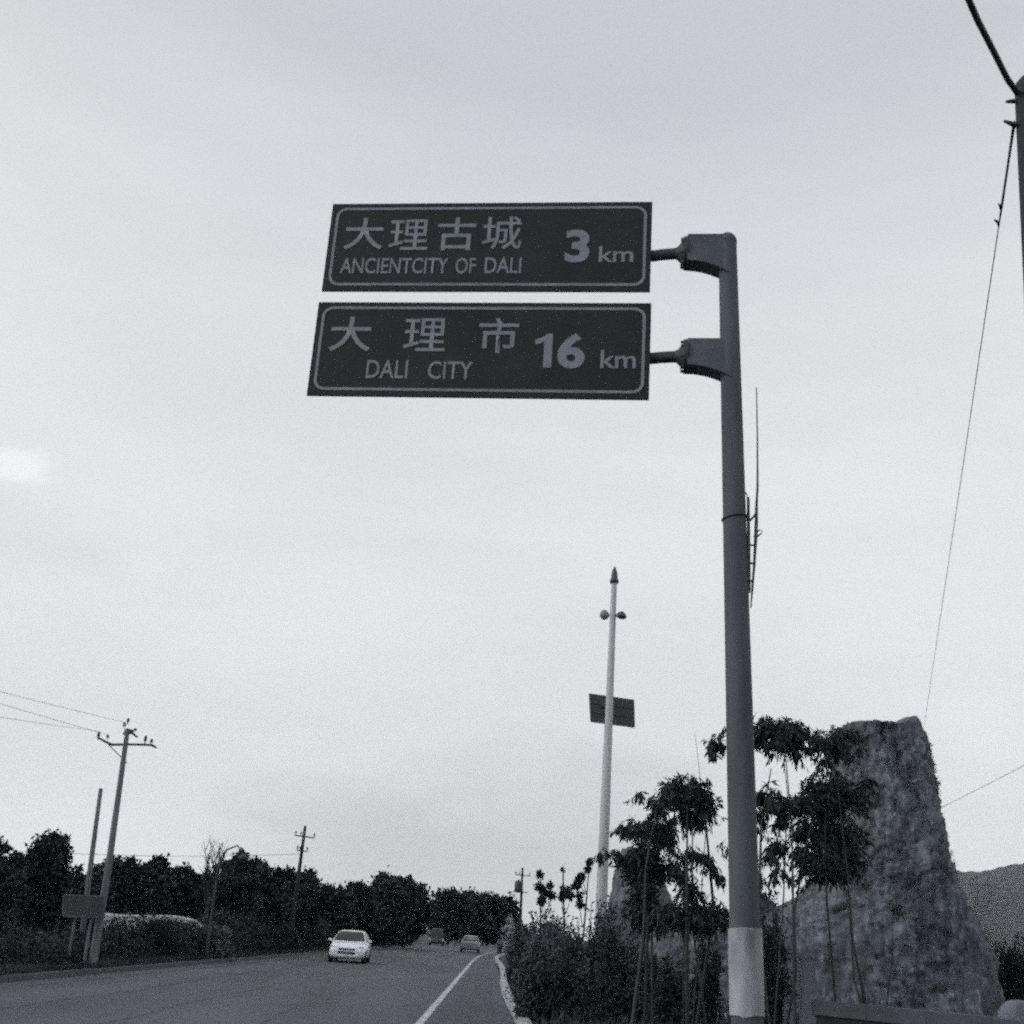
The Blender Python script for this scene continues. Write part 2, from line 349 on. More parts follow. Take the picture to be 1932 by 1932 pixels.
bz0, bz1 = at(1410, 1916, PD).z, at(1410, 1752, PD).z
wb = MB(); wb.tube([loc(pole_at(bz0 + (bz1 - bz0) * t)) for t in (0, .2, .4, .6, .8, 1)], [prad(1.6) + .012] * 6, 28); wb.v = [(x, y, z + (.028 * noise.noise(Vector((x * 22, y * 22, z * 9))) if True else 0)) for x, y, z in wb.v]; wb.build('white_wrap', 'band_white', sign)
wb = MB(); wb.tube([loc(pole_at(z)) for z in (.0, .04)], [.26, .26], 24); wb.build('base_plate', 'pole_paint', sign)
# text: one mesh per word or character, cut from Blender's own font
def glyph_mesh(txt, bold):
    cu = bpy.data.curves.new('t', 'FONT'); cu.body = txt; cu.size = 1; cu.offset = bold; cu.resolution_u = 4; cu.extrude = 0
    o = bpy.data.objects.new('t', cu); COL.objects.link(o); dg = bpy.context.evaluated_depsgraph_get(); dg.update()
    me = bpy.data.meshes.new_from_object(o.evaluated_get(dg)); bpy.data.objects.remove(o); bpy.data.curves.remove(cu)
    return me
def on_panel(P, px, py):
    """panel coordinates (u from left, v from bottom) of a picture point"""
    n = E2; d = ray(px, py); t = (so - CAM).dot(n) / d.dot(n); q = CAM + d * t - so
    return q.dot(E1) - P['l'], q.z - P['b']
def one_mesh():
    me = bpy.data.meshes.new('digit'); P = [(.30, 0), (.52, 0), (.52, 1), (.36, 1), (.30, .93), (.18, .86), (.06, .83), (.06, .68), (.20, .71), (.30, .76)]
    me.from_pydata([(x, y, 0) for x, y in P], [], [(0, 1, 2, 3, 4, 9), (4, 5, 6, 7, 8, 9)]); return me
def put_text(parent, P, txt, box, name, bold=0.0, z=-.017):
    x0, y0, x1, y1 = box; ym = (y0 + y1) / 2; xm = (x0 + x1) / 2
    u0 = on_panel(P, x0, ym)[0]; u1 = on_panel(P, x1, ym)[0]; v1 = on_panel(P, xm, y0)[1]; v0 = on_panel(P, xm, y1)[1]
    me = one_mesh() if txt == '1' else glyph_mesh(txt, bold); co = np.empty(len(me.vertices) * 3); me.vertices.foreach_get('co', co); co = co.reshape(-1, 3)
    lo, hi = co.min(0), co.max(0)
    me.name = name
    nw = np.zeros_like(co); nw[:, 0] = u0 + (co[:, 0] - lo[0]) / (hi[0] - lo[0]) * (u1 - u0); nw[:, 2] = v0 + (co[:, 1] - lo[1]) / (hi[1] - lo[1]) * (v1 - v0); nw[:, 1] = z
    me.vertices.foreach_set('co', nw.ravel()); me.update(); me.materials.clear()
    return link(name, me, 'sign_white', parent)
def rrect(x0, z0, x1, z1, r, n=8):
    out = []
    for cx, cz, a0 in ((x1 - r, z1 - r, 0), (x0 + r, z1 - r, 90), (x0 + r, z0 + r, 180), (x1 - r, z0 + r, 270)):
        out += [(cx + r * math.cos(R_(a0 + 90 * i / n)), cz + r * math.sin(R_(a0 + 90 * i / n))) for i in range(n + 1)]
    return out
M4 = Matrix.Rotation(psi, 4, 'Z')
def panel(P, texts, label):
    Wp, Hp = P['r'] - P['l'], P['t'] - P['b']
    o = so + E1 * P['l'] + E3 * P['b']
    p = MB().box((0, -.012, 0), (Wp, .012, Hp)); pn = p.build('panel', 'sign_face', sign); pn.location = loc(o); pn.rotation_euler = (0, 0, psi); pn['label'] = label
    bd = MB(); A = rrect(.052, .058, Wp - .05, Hp - .05, .11); B = rrect(.08, .086, Wp - .078, Hp - .078, .085); n = len(A)
    bd.add([(x, -.016, z) for x, z in A] + [(x, -.016, z) for x, z in B], [(i, (i + 1) % n, (i + 1) % n + n, i + n) for i in range(n)]); bd.build('border', 'sign_white', pn)
    for t in texts: put_text(pn, P, *t)
    for v in (.2, .8):
        MB().box((.1, .0125, Hp * v - .03), (Wp - .1, .05, Hp * v + .03)).build('back_rail', 'sign_back', pn)
    return pn
panel(P1, [('大', (651, 413, 725, 472), 'character', .012), ('理', (735.5, 416, 809, 473), 'character', .006), ('古', (826, 412, 898, 474), 'character', .012), ('城', (910.6, 410, 985, 472), 'character', .006),
           ('ANCIENTCITY', (643, 488, 846, 518), 'word', .012), ('OF', (860, 488, 898, 518), 'word', .012), ('DALI', (915, 487, 984, 517), 'word', .012),
           ('3', (1066.5, 435, 1113, 497), 'digit', .032), ('km', (1130, 466, 1195, 496), 'word', .012)], 'upper dark board reading 大理古城 ANCIENTCITY OF DALI 3 km')
panel(P2, [('大', (623, 599, 702, 664), 'character', .012), ('理', (763, 602, 842, 664), 'character', .006), ('市', (904, 601, 979, 667), 'character', .012),
           ('DALI', (692, 681, 770, 715), 'word', .01), ('CITY', (808, 683, 892, 717), 'word', .01),
           ('1', (1009, 631, 1042, 695), 'digit', .032), ('6', (1052, 630, 1104, 697), 'digit', .032), ('km', (1133, 662, 1200, 696), 'word', .012)], 'lower dark board reading 大理市 DALI CITY 16 km')
def bracket(ytop, ycone, ybot_l, ybot_r):
    """box gusset welded to the pole, flange, reducer cone and the arm that holds a panel"""
    u = lambda px, py: (lambda q: (q[0] + P1['l'], q[1] + P1['b']))(on_panel(P1, px, py))
    dz = ytop - 441
    xl, zt = u(1297, 451 + dz); zl = u(1297, 500 + dz)[1]; zr = u(1352, 522 + dz)[1]; zc = u(1260, 473 + dz)[1]
    zp = (zt + zr) / 2; ctr = pole_at(zp); xr = (ctr - so).dot(E1) + .05; yo = (ctr - so).dot(E2)
    M = Matrix.Translation(loc(so + E2 * yo)) @ M4; fy = -yo + .098
    prof = [(xl, zt), (xl, zl)] + [(xl + (xr - .05 - xl) * t, zl + (zr - zl) * t ** 1.9) for t in (.2, .4, .6, .8, 1)] + [(xr - .05, zt)]
    g_ = MB(); g_.prism(prof, -.072, .072); g_.v = [tuple(M @ Vector(v)) for v in g_.v]; g_.build('bracket', 'bracket_paint', sign)
    rim = MB(); rim.prism([(xl + .001, zl - .001)] + [(xl + (xr - .05 - xl) * t, zl - .001 + (zr - zl) * t ** 1.9) for t in (.2, .4, .6, .8, 1)] + [(xl + (xr - .05 - xl) * t, zl - .016 + (zr - zl) * t ** 1.9) for t in (1, .8, .6, .4, .2)] + [(xl + .001, zl - .016)], -.105, .105)
    rim.v = [tuple(M @ Vector(v)) for v in rim.v]; rim.build('bracket_flange', 'bracket_paint', sign)
    fl = MB(); MX = M @ Matrix.Translation((xl, fy * .6, zc)) @ Matrix.Rotation(R_(-90), 4, 'Y')
    fl.lathe([(.0, -.012), (.165, -.012), (.165, .012), (.0, .012)], 26, MX); fl.lathe([(.0, .013), (.165, .013), (.165, .034), (.0, .034)], 26, MX)
    fl.build('flange_plate', 'pole_dark', sign)
    for i in range(8):
        a = 2 * math.pi * (i + .5) / 8; bt = MB(); bt.lathe([(0, -.03), (.016, -.03), (.016, .062), (0, .062)], 6, MX @ Matrix.Translation((.138 * math.cos(a), .138 * math.sin(a), 0))); bt.build('bolt', 'pole_dark', sign)
    xa = P1['r'] - 2.4
    c = MB(); c.lathe([(.125, .034), (.11, .05), (.064, .095), (.053, .12)], 22, MX); c.build('reducer_cone', 'pole_dark', sign)
    a = MB(); a.tube([M @ Vector((xl - .09, fy * .6, zc)), M @ Vector((P1['r'] + .10, fy * .8, zc)), M @ Vector((P1['r'] + .04, fy * .95, zc)), M @ Vector((P1['r'] - .05, -yo + .098, zc)), M @ Vector((xa, -yo + .098, zc))], [.055] * 5, 18); a.build('arm', 'pole_dark', sign)
    for f in (.25, .6, .9):
        MB().box((xa + 2.4 * f - .03, -yo + .0505, zc - .07), (xa + 2.4 * f + .03, -yo + .15, zc + .07), M).build('clamp', 'sign_back', sign)
bracket(441, 473, 0, 0); bracket(636, 667, 0, 0)
# sticks lashed to the pole
stk = thing('lashed_stick', 'thin dry sticks wired upright to the right side of the signpost', 'stick', tuple(pole_at(at(1420, 1130, PD).z)))
so_ = stk.location
def lp(px, py, dy=0): return at(px, py, PD - .02 + dy) - so_
MB().tube([lp(1427.3, 731), lp(1429, 830), lp(1429.3, 918), lp(1427.5, 950)], [.005, .007, .010, .012], 8).build('long_stick', 'dry_stick', stk)
MB().tube([lp(1427.5, 950), lp(1427, 985), lp(1425.5, 1020), lp(1423, 1066), lp(1419.5, 1110), lp(1416.5, 1147)], [.012, .016, .015, .012, .010, .005], 8).build('lower_stick', 'dry_stick', stk)
MB().tube([lp(1411.6, 938), lp(1412.5, 1020), lp(1413.5, 1118)], [.013, .016, .014], 8).build('short_stick', 'dry_stick', stk)
tz = at(1390, 978, PD).z
ring = [loc(pole_at(tz)) + foot - so_ + Vector(((prad(tz) + .008) * math.cos(a), (prad(tz) + .008) * math.sin(a), .02 * math.cos(a))) for a in [2 * math.pi * i / 24 for i in range(25)]]
MB().tube(ring, .008, 6).build('wire_tie', 'wire', stk)
MB().tube([lp(1409, 981, -.02), lp(1416, 981), lp(1422, 975), lp(1427, 966)], [.009, .011, .010, .006], 6).build('wire_tie', 'wire', stk)
MB().tube([lp(1404, 927), lp(1408, 931), lp(1410, 936)], [.006, .007, .004], 6).build('wire_tie', 'wire', stk)
MB().tube([lp(1424, 1014), lp(1428, 1003), lp(1433, 1000), lp(1439, 1001), lp(1436, 1007), lp(1428, 1012)], [.014, .012, .006, .003, .005, .012], 6).build('knot', 'dry_stick', stk)
for y in (1028, 1062, 1096): MB().tube([lp(1413, y - 1, -.02), lp(1419, y + 1, -.02), lp(1424 - (y - 1028) * .05, y, -.01)], [.006, .010, .006], 6).build('wire_tie', 'wire', stk)

# ------------------------------------------------------------------ solar street lamp
def solar_lamp():
    D = 33; base = at(1134, 1722, D); top = at(1160, 1071, D); gx = at(1130.5, 1800, D)
    f = Vector((base.x - .0, D, 0)); a = (top - base).normalized(); H = top.z
    o = thing('solar_street_lamp', 'pale tapering lamp pole with two globes and a dark solar panel, behind the shrubs', 'street lamp', f)
    P = lambda z: (base + a * ((z - base.z) / a.z)) - f
    MB().tube([P(z) for z in (0, 1, 3, 6, 9, H - .45)], [.175, .168, .15, .125, .10, .078], 20).build('pole', 'lamp_grey', o)
    fin = MB(); fin.lathe([(.0, -.02), (.12, -.02), (.135, .05), (.105, .12), (.09, .15), (.098, .2), (.072, .34), (.036, .44), (.0, .5)], 16, Matrix.Translation(P(H - .45))); fin.build('finial', 'lamp_dark', o)
    lz = at(1156, 1161, D).z; c = P(lz)
    M = Matrix.Translation(c) @ Matrix.Rotation(R_(-20), 4, 'Z') @ Matrix.Scale(1.25, 4)
    ar = MB(); ar.tube([M @ Vector(v) for v in ((-.17, 0, .015), (0, 0, 0), (.17, 0, -.015))], .035, 10); ar.build('cross_arm', 'lamp_grey', o)
    for s in (-1, 1):
        gl = MB(); MM = M @ Matrix.Translation((s * .2, 0, -.015 * s)) @ Matrix.Rotation(R_(12 * s), 4, 'Y')
        gl.lathe([(.0, -.11), (.05, -.105), (.095, -.06), (.112, 0), (.10, .05), (.07, .09), (.03, .115), (0, .12)] if s < 0 else [(.0, -.07), (.07, -.066), (.12, -.03), (.125, .0), (.10, .04), (.06, .08), (.03, .1), (0, .105)], 18, MM); gb_ = gl.build('globe', 'globe' if s < 0 else 'lamp_dark', o)
    # solar panel behind the pole
    c0, c1, c2, c3 = [at(x, y, D + .14) - f for x, y in ((1113, 1307), (1197, 1319), (1197, 1372), (1115, 1361))]
    n = (c1 - c0).cross(c3 - c0).normalized()
    tl = Vector((0, .16, 0))
    c0, c1 = c0 + tl, c1 + tl
    q = [c0, c1, c2, c3]; th = Vector((0, .035, 0))
    sp = MB().add([*q, *[v + th for v in q]], [(0, 3, 2, 1), (4, 5, 6, 7), (0, 1, 5, 4), (1, 2, 6, 5), (2, 3, 7, 6), (3, 0, 4, 7)]); sp_ = sp.build('solar_panel', 'panel_dark', o)
    fr = MB()
    for i in range(4): fr.tube([q[i] + th * .5, q[(i + 1) % 4] + th * .5], .018, 6)
    fr.build('panel_frame', 'lamp_dark', sp_)
    for t in (.33, .66): MB().tube([q[0].lerp(q[3], t) - th * .3, q[1].lerp(q[2], t) - th * .3], .014, 6).build('back_rail', 'lamp_dark', sp_)
    bx = c0.lerp(c2, .30) - Vector((0, .03, 0))
    MB().box((bx.x - .05, bx.y - .06, bx.z - .11), (bx.x + .05, bx.y, bx.z + .11)).build('battery_box', 'pole_paint', o)
    pz = c0.lerp(c2, .5).z
    MB().tube([P(pz - .12), P(pz - .12) + Vector((0, .18, .05))], .04, 8).build('panel_mount', 'lamp_grey', o)
    MB().tube([P(.0), P(.05)], .3, 16).build('base_plate', 'lamp_grey', o)
solar_lamp()

# ------------------------------------------------------------------ utility poles and wires
def insulator(parent, p, h=.2, m='metal_dark', s=1.0):
    i = MB(); i.lathe([(.012 * s, 0), (.012 * s, h * .4), (.045 * s, h * .42), (.05 * s, h * .55), (.03 * s, h * .62), (.045 * s, h * .7), (.04 * s, h * .85), (.015 * s, h), (0, h)], 10, Matrix.Translation(p)); return i.build('insulator', m, parent)
def wire(name, pts, r, label, sag=0, cat='wire', m='wire', group=None, n=18):
    a, c = Vector(pts[0]), Vector(pts[-1]); ps = []
    for i in range(n + 1):
        t = i / n; p = a.lerp(c, t) if len(pts) == 2 else None
        p.z -= sag * 4 * t * (1 - t); ps.append(p)
    o = MB().tube([p - a for p in ps], r, 6).build(name, m, None, a); return tag(o, label, cat, group)
# left pole
def left_pole():
    f = ground(172, 1834); D = f.y; H = at(241, 1378, D).z; tp = at(241, 1378, D)
    o = thing('utility_pole', 'concrete power pole with a crooked crossarm on the left verge, nearest one', 'utility pole', f)
    L = lambda px, py, dy=0: at(px, py, D + dy) - f
    MB().tube([Vector((0, 0, 0)), L(204, 1640), L(241, 1375)], [.13, .10, .07], 16).build('pole', 'concrete', o)
    ca = MB(); ca.tube([L(184, 1391), L(198, 1399), L(212, 1405), L(243, 1404.5), L(276, 1405), L(287, 1406), L(295, 1411)], [.03, .035, .04, .035, .035, .04, .03], 8); ca.build('crossarm', 'metal_dark', o)
    MB().tube([L(205, 1405, .05), L(240, 1440, .05)], .015, 6).build('brace', 'metal_dark', o)
    MB().box(tuple(L(235, 1383) - Vector((0, .05, .02))), tuple(L(252, 1378) + Vector((0, .05, .02)))).build('top_bracket', 'metal_dark', o)
    tips = {}
    for k, (px, py, h) in dict(a=(185, 1393, .26), c=(203, 1392, .14), d=(234, 1372, .2), e=(241, 1364, .2), f=(273, 1403, .3), g=(285, 1403, .2), h=(255, 1378, .12)).items():
        p = L(px, py); insulator(o, p - Vector((0, 0, .05)), h, s=1.1); tips[k] = p + f + Vector((0, 0, h - .05))
    MB().tube([L(232, 1385), L(240, 1378), L(252, 1385), L(259, 1391)], .03, 6).build('clamp', 'metal_dark', o)
    return tips
T = left_pole()
for k, (px, py), ord_ in (('d', (-60, 1284), 'highest'), ('c', (-60, 1304), 'middle'), ('a', (-60, 1338), 'lowest')):
    wire('power_wire', (T[k], T[k].lerp(at(px, py, 24), 2.4)), .0055, '%s of three thin wires sloping to the nearest left pole' % ord_, .06, m='wire_pale', group='wires running to the nearest left pole')
# bare post
f = ground(150, 1812); D = f.y + 1.5
p0 = Vector((at(150, 1812, D).x, D, 0)); pp = thing('bare_post', 'plain dark post without crossarm, left of the nearest power pole', 'post', p0)
MB().tube([at(148, 1820, D) * 1 - p0, at(170, 1640, D) - p0, at(190, 1490, D) - p0], [.10, .095, .075], 12).build('shaft', 'concrete', pp)
MB().tube([at(190, 1490, D) - p0, at(190.3, 1487.5, D) - p0], [.085, .05], 12).build('cap', 'metal_dark', pp)
# notice board
D = 36.5; bl = [at(120, 1689, D), at(197, 1692, D), at(196, 1732, D), at(119, 1729, D)]
n0 = Vector((at(143, 1790, D).x, D, 0)); nb = thing('notice_board', 'blank grey signboard on legs beside the nearest left power pole', 'signboard', n0)
MB().add([v - n0 for v in bl] + [v - n0 + Vector((0, .05, 0)) for v in bl], [(0, 3, 2, 1), (4, 5, 6, 7), (0, 1, 5, 4), (1, 2, 6, 5), (2, 3, 7, 6), (3, 0, 4, 7)]).build('board', 'board', nb)
fr = MB()
for i in range(4): fr.tube([bl[i] - n0 + Vector((0, .02, 0)), bl[(i + 1) % 4] - n0 + Vector((0, .02, 0))], .03, 6)
fr.build('frame', 'pole_paint', nb)
for x in (146, 176): q = at(x, 1712, D + .09); MB().tube([Vector((q.x - n0.x, .09, 0)), q - n0], .045, 10).build('leg', 'concrete', nb)
# pale thin lamp post among the trees
D = 50; q = at(390, 1800, D); n0 = Vector((q.x, D, 0)); lpst = thing('thin_post', 'thin pale post rising in front of the dark trees', 'post', n0)
t_ = at(411, 1640, D); MB().tube([Vector((0, 0, 0)), (t_ - n0) * .5, t_ - n0], [.07, .055, .04], 10).build('shaft', 'board', lpst)
MB().tube([t_ - n0, t_ - n0 + Vector((.25, -.1, .75)), t_ - n0 + Vector((.7, -.2, .95)), t_ - n0 + Vector((1.0, -.3, .6))], [.05, .04, .035, .03], 8).build('curved_arm', 'metal_dark', lpst)
ld = MB(); ld.lathe([(.03, .12), (.16, .02), (.18, -.06), (.10, -.12), (0, -.13)], 12, Matrix.Translation(t_ - n0 + Vector((1.0, -.3, .52)))); ld.build('lamp_head', 'metal_dark', lpst)
# far poles
def far_pole(px0, py0, px1, py1, D, label, arms, tr=None):
    q = at(px0, py0, D); n0 = Vector((q.x, D, 0)); o = thing('utility_pole', label, 'utility pole', n0)
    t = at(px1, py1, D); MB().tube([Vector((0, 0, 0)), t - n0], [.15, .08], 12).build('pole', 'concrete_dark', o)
    for (x0, y0, x1, y1) in arms:
        a, c = at(x0, y0, D - .12) - n0, at(x1, y1, D - .12) - n0; MB().tube([a, c], .04, 6).build('crossarm', 'metal_dark', o)
        for t2 in (.04, .3, .96): insulator(o, a.lerp(c, t2), .25, s=1.2)
    if tr:
        a = at(tr[0], tr[1], D - .2) - n0; MB().lathe([(0, -.4), (.28, -.4), (.3, -.36), (.3, .3), (.24, .38), (.08, .42), (.08, .5), (0, .5)], 14, Matrix.Translation(a)).build('transformer', 'metal_dark', o)
        MB().box(tuple(a + Vector((-.4, -.25, -.48))), tuple(a + Vector((.75, .25, -.41)))).build('platform', 'metal_dark', o)
    return o
far_pole(543, 1800, 576, 1558, 72, 'distant dark power pole standing up behind the left trees', [(556, 1576, 594, 1581), (560, 1604, 580, 1607)])
far_pole(981, 1765, 986, 1637, 100, 'farthest small power pole with transformer, beside the bend in the road', [(972, 1650, 1000, 1653)], (978, 1672))
wire('power_wire', (at(568, 1611, 72), at(-80, 1598, 58)), .012, 'single long level wire crossing behind the left power pole', .25, m='wire_pale')
# near pole at the right edge
def right_pole():
    D = 9.0; t = at(1945, 146, D); q = at(1965, 1000, D)
    n0 = Vector((t.x + .02, D, 0)); H = t.z
    o = thing('utility_pole', 'near dark concrete power pole cut off by the right edge', 'utility pole', n0)
    prof = [(.205, 0), (.19, 3), (.178, 6), (.165, H - .13), (.158, H - .07), (.12, H - .02), (.05, H), (0, H + .002)]
    # the shaft leans a little to the left at the top
    ax = Vector((-.022, 0, 1))
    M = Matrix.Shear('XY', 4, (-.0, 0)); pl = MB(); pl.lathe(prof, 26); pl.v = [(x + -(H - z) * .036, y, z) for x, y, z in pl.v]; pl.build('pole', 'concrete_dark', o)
    L = lambda px, py, dy=0: at(px, py, D + dy) - n0
    cl = MB(); zc = L(1925, 190).z; cl.tube([Vector((0, 0, zc - .025)), Vector((0, 0, zc + .025))], .172, 24); cl.build('clamp_band', 'metal_dark', o)
    MB().tube([L(1930, 192), L(1908, 191), L(1898, 192)], [.02, .02, .012], 8).build('bolt', 'metal_dark', o)
    zc = L(1925, 236).z; cl = MB(); cl.tube([Vector((0, 0, zc - .03)), Vector((0, 0, zc + .03))], .174, 24); cl.build('clamp_band', 'metal_dark', o)
    MB().tube([L(1930, 236), L(1912, 235), L(1894, 228)], [.025, .025, .012], 8).build('bolt', 'metal_dark', o)
    a = at(1913, 172, D - .05); 
    lo_, hi_ = 1.0, 9.0
    for _ in range(40):
        md_ = (lo_ + hi_) / 2
        if at(1760, -160, md_).z < 9.3: lo_ = md_
        else: hi_ = md_
    c_end = at(1760, -160, lo_)
    cb = MB(); d_ = (c_end - a); mid = a.lerp(c_end, .5) + Vector((0, 0, -.10))
    pts = [a + Vector((.03, 0, -.02)), a.lerp(c_end, .1) + Vector((0, 0, -.03)), a.lerp(c_end, .3) + Vector((0, 0, -.06)), mid, a.lerp(c_end, .8) + Vector((0, 0, -.06)), c_end, c_end + d_ * 2, c_end + d_ * 5]
    cable = cb.tube([p - a for p in pts], .028, 10).build('overhead_cable', 'wire', None, a); tag(cable, 'thick black cable slanting up from the right pole out of frame', 'cable')
    a2 = at(1912, 228, D - .06) + Vector((.01, 0, 0)); e2 = at(1733, 1440, 62)
    dw = thing('drop_wire', 'thin wire with clamps falling from the right pole toward the big rock', 'wire', a2)
    n = 40; ps = []
    for i in range(n + 1):
        t2 = i / n; p = a2.lerp(e2, t2); p.z -= 0 * t2; ps.append(p - a2)
    MB().tube(ps, .006, 6).build('conductor', 'wire', dw)
    st = lambda y: (lambda t2: a2.lerp(e2, t2) - a2)(tpar(a2, e2, y))
    MB().tube([st(232), st(300), st(390), st(430)], [.016, .012, .013, .006], 8).build('preformed_grip', 'metal_dark', dw)
    for y, s in ((390, 1.0), (420, 1.6)):
        MB().tube([st(y - 5) + Vector((-.035 * s, 0, 0)), st(y) + Vector((-.01, 0, 0)), st(y + 8)], [.008, .018, .008], 8).build('wire_clamp', 'metal_dark', dw)
    return e2
def tpar(a, c, py):
    lo, hi = 0.0, 1.0
    for _ in range(50):
        m = (lo + hi) / 2; d = a.lerp(c, m) - CAM; y = HALF - FOC * d.dot(CU) / d.dot(FWD)
        if y < py: lo = m
        else: hi = m
    return lo
E2_ = right_pole()
far_end = Vector((E2_.x, E2_.y, 0))
we_ = at(1738, 1542, 62).lerp(at(1990, 1408, 40), 1.7); o = thing('utility_pole', 'power pole beyond the right edge holding the thin rising wire', 'utility pole', (we_.x, we_.y, 0)); MB().tube([Vector((0, 0, 0)), Vector((0, 0, we_.z + .2))], [.17, .1], 10).build('pole', 'concrete', o)
o = thing('utility_pole', 'power pole hidden behind the big rock', 'utility pole', far_end); MB().tube([Vector((0, 0, 0)), Vector((0, 0, E2_.z + .3))], [.17, .1], 10).build('pole', 'concrete', o)
wire('power_wire', (at(1738, 1542, 62), at(1738, 1542, 62).lerp(at(1990, 1408, 40), 1.7)), .010, 'thin wire rising to the right beside the big rock', .1, m='wire_pale')

# ------------------------------------------------------------------ rocks
def rock(name, label, outline, D, depth, seed, m='rock', nu=150, nv=130, rough=1.0, cat='rock', squash=1.0, hump=None, scrub=0):
    """outline: (py, px_left, px_right) from the top down; real cross-sections are lumpy ellipses at distance D"""
    ys = [o[0] for o in outline]; rows = []
    tops = at((outline[0][1] + outline[0][2]) / 2, ys[0], D).z
    zs_, ls, rs = [], [], []
    for y, l, r in outline:
        pl_, pr = at(l, y, D), at(r, y, D); zs_.append((pl_.z + pr.z) / 2); ls.append(pl_.x); rs.append(pr.x)
    order = np.argsort(zs_); zs_ = np.array(zs_)[order]; ls = np.array(ls)[order]; rs = np.array(rs)[order]
    z0, z1 = -.3, zs_[-1]; cx0 = (ls[0] + rs[0]) / 2; b = MB(); vs = []
    for j in range(nv + 1):
        t = j / nv
        if t < .93: z = z0 + (z1 - z0) * t / .93; sh = 1.0
        else: z = z1; sh = max(1 - (t - .93) / .07, 0.0) 
        l, r = np.interp(z, zs_, ls), np.interp(z, zs_, rs); cx = (l + r) / 2; rx = (r - l) / 2 * sh; ry = (depth * (.35 + .65 * (1 - (z - z0) / (z1 - z0))) ) * sh * squash
        for i in range(nu):
            a = 2 * math.pi * i / nu; ca, sa = math.cos(a), math.sin(a)
            k = 1 / ((abs(ca) ** 2.6 + abs(sa) ** 2.6) ** (1 / 2.6))
            p = Vector((cx + rx * ca * k, D + ry * sa * k, z + (.0 if sh == 1 else 0)))
            q = Vector((p.x * .55, p.y * .55, p.z * .30 + seed))
            d = (-.22 * max(0, 1 - abs(noise.fractal(q * 1.7 + Vector((5, 5, 5)), 1, 2, 3)) * 7) if rough > .3 else 0) + noise.fractal(q, 1.0, 2.0, 4) * .5 + noise.ridged_multi_fractal(q * 2.2, 1.0, 2.1, 4, 1.0, 2.0) * .10 - .1 + noise.fractal(q * 6, .6, 2, 4) * .16
            ed = 1 - .55 * abs(ca)
            st_ = (p.z * .55 + noise.fractal(q * 1.3, 1, 2, 3) * .9) % 1.0; d += (.20 * st_ ** 3 - .06) if rough > .3 else 0; nrm = Vector((ca, sa * 1.1, .15)).normalized(); hump_ = hump(p.x) * max(0, (t - .8) / .2) if hump else 0
            zz = noise.fractal(Vector((p.x * .8, p.y * .8, seed + 9)), 1, 2, 4) * .28 if j > nv * .86 else 0
            p = p + nrm * d * rough * ed + Vector((0, 0, zz * (1 if sh > 0 else 1) * (t - .86) / .14 + hump_)); vs.append(p - Vector((cx0, D, 0)))
    b.add(vs, [(j * nu + i, j * nu + (i + 1) % nu, (j + 1) * nu + (i + 1) % nu, (j + 1) * nu + i) for j in range(nv) for i in range(nu)], True)
    o = b.build(name, m, None, Vector((cx0, D, 0)))
    if scrub:
        V = np.array(b.v); ok = (V[:, 1] < depth * .3) & (V[:, 2] < V[:, 2].max() * .9); V = V[ok]
        w = np.array([noise.fractal(Vector((v[0] * .9, v[1] * .9, v[2] * .5 + seed * 3)), 1, 2, 4) for v in V[::3]]); C = V[::3][w > -.05]
        C = C[RNG.integers(0, len(C), scrub)]; k = 5; Pp = np.repeat(C, k, 0) + RNG.normal(size=(scrub * k, 3)) * .05
        sc_o = leaves('scrub', Pp, RNG.normal(size=Pp.shape) * .7 + np.array([0, -.6, -.1]), .06 + .10 * RNG.random(len(Pp)), .03, 'leaf_shrub', o); sc_o['kind'] = 'stuff'
    return tag(o, label, cat)
rock('rock_tower', 'tall mottled grey rock with a bumpy flat top, right of the signpost', [(1372, 1592, 1722), (1400, 1586, 1738), (1440, 1578, 1748), (1510, 1566, 1760), (1610, 1550, 1776), (1667, 1532, 1788), (1700, 1508, 1802), (1720, 1478, 1812), (1745, 1452, 1832), (1790, 1432, 1846), (1870, 1420, 1860), (1910, 1415, 1868)], 45, 4.2, 3.0, nu=200, nv=190, scrub=2600, hump=lambda x: .42 * math.exp(-((x - at(1706, 1372, 45).x) / .42) ** 2) - .12 * math.exp(-((x - at(1672, 1372, 45).x) / .3) ** 2))
rock('rock_cone', 'smaller grey rock cone behind the left bamboo and pale lamp pole', [(1600, 1176, 1230), (1627, 1166, 1245), (1680, 1155, 1262), (1725, 1147, 1280), (1790, 1130, 1300), (1840, 1120, 1310)], 58, 3.0, 11.0, nu=110, nv=90, rough=.7, scrub=250)
rock('rock_mound', 'low pale rock mound behind the white-wrapped foot of the signpost', [(1735, 1290, 1400), (1752, 1235, 1455), (1790, 1205, 1490), (1850, 1190, 1505), (1925, 1180, 1515)], 36, 1.6, 21.0, nu=150, nv=80, rough=.7, scrub=350)
rock('rock_hump', 'small grey rock hump just right of the signpost behind the bamboo', [(1685, 1420, 1442), (1700, 1408, 1458), (1730, 1395, 1472), (1790, 1380, 1490), (1880, 1370, 1500)], 52, 2.0, 31.0, nu=80, nv=60, rough=.6)

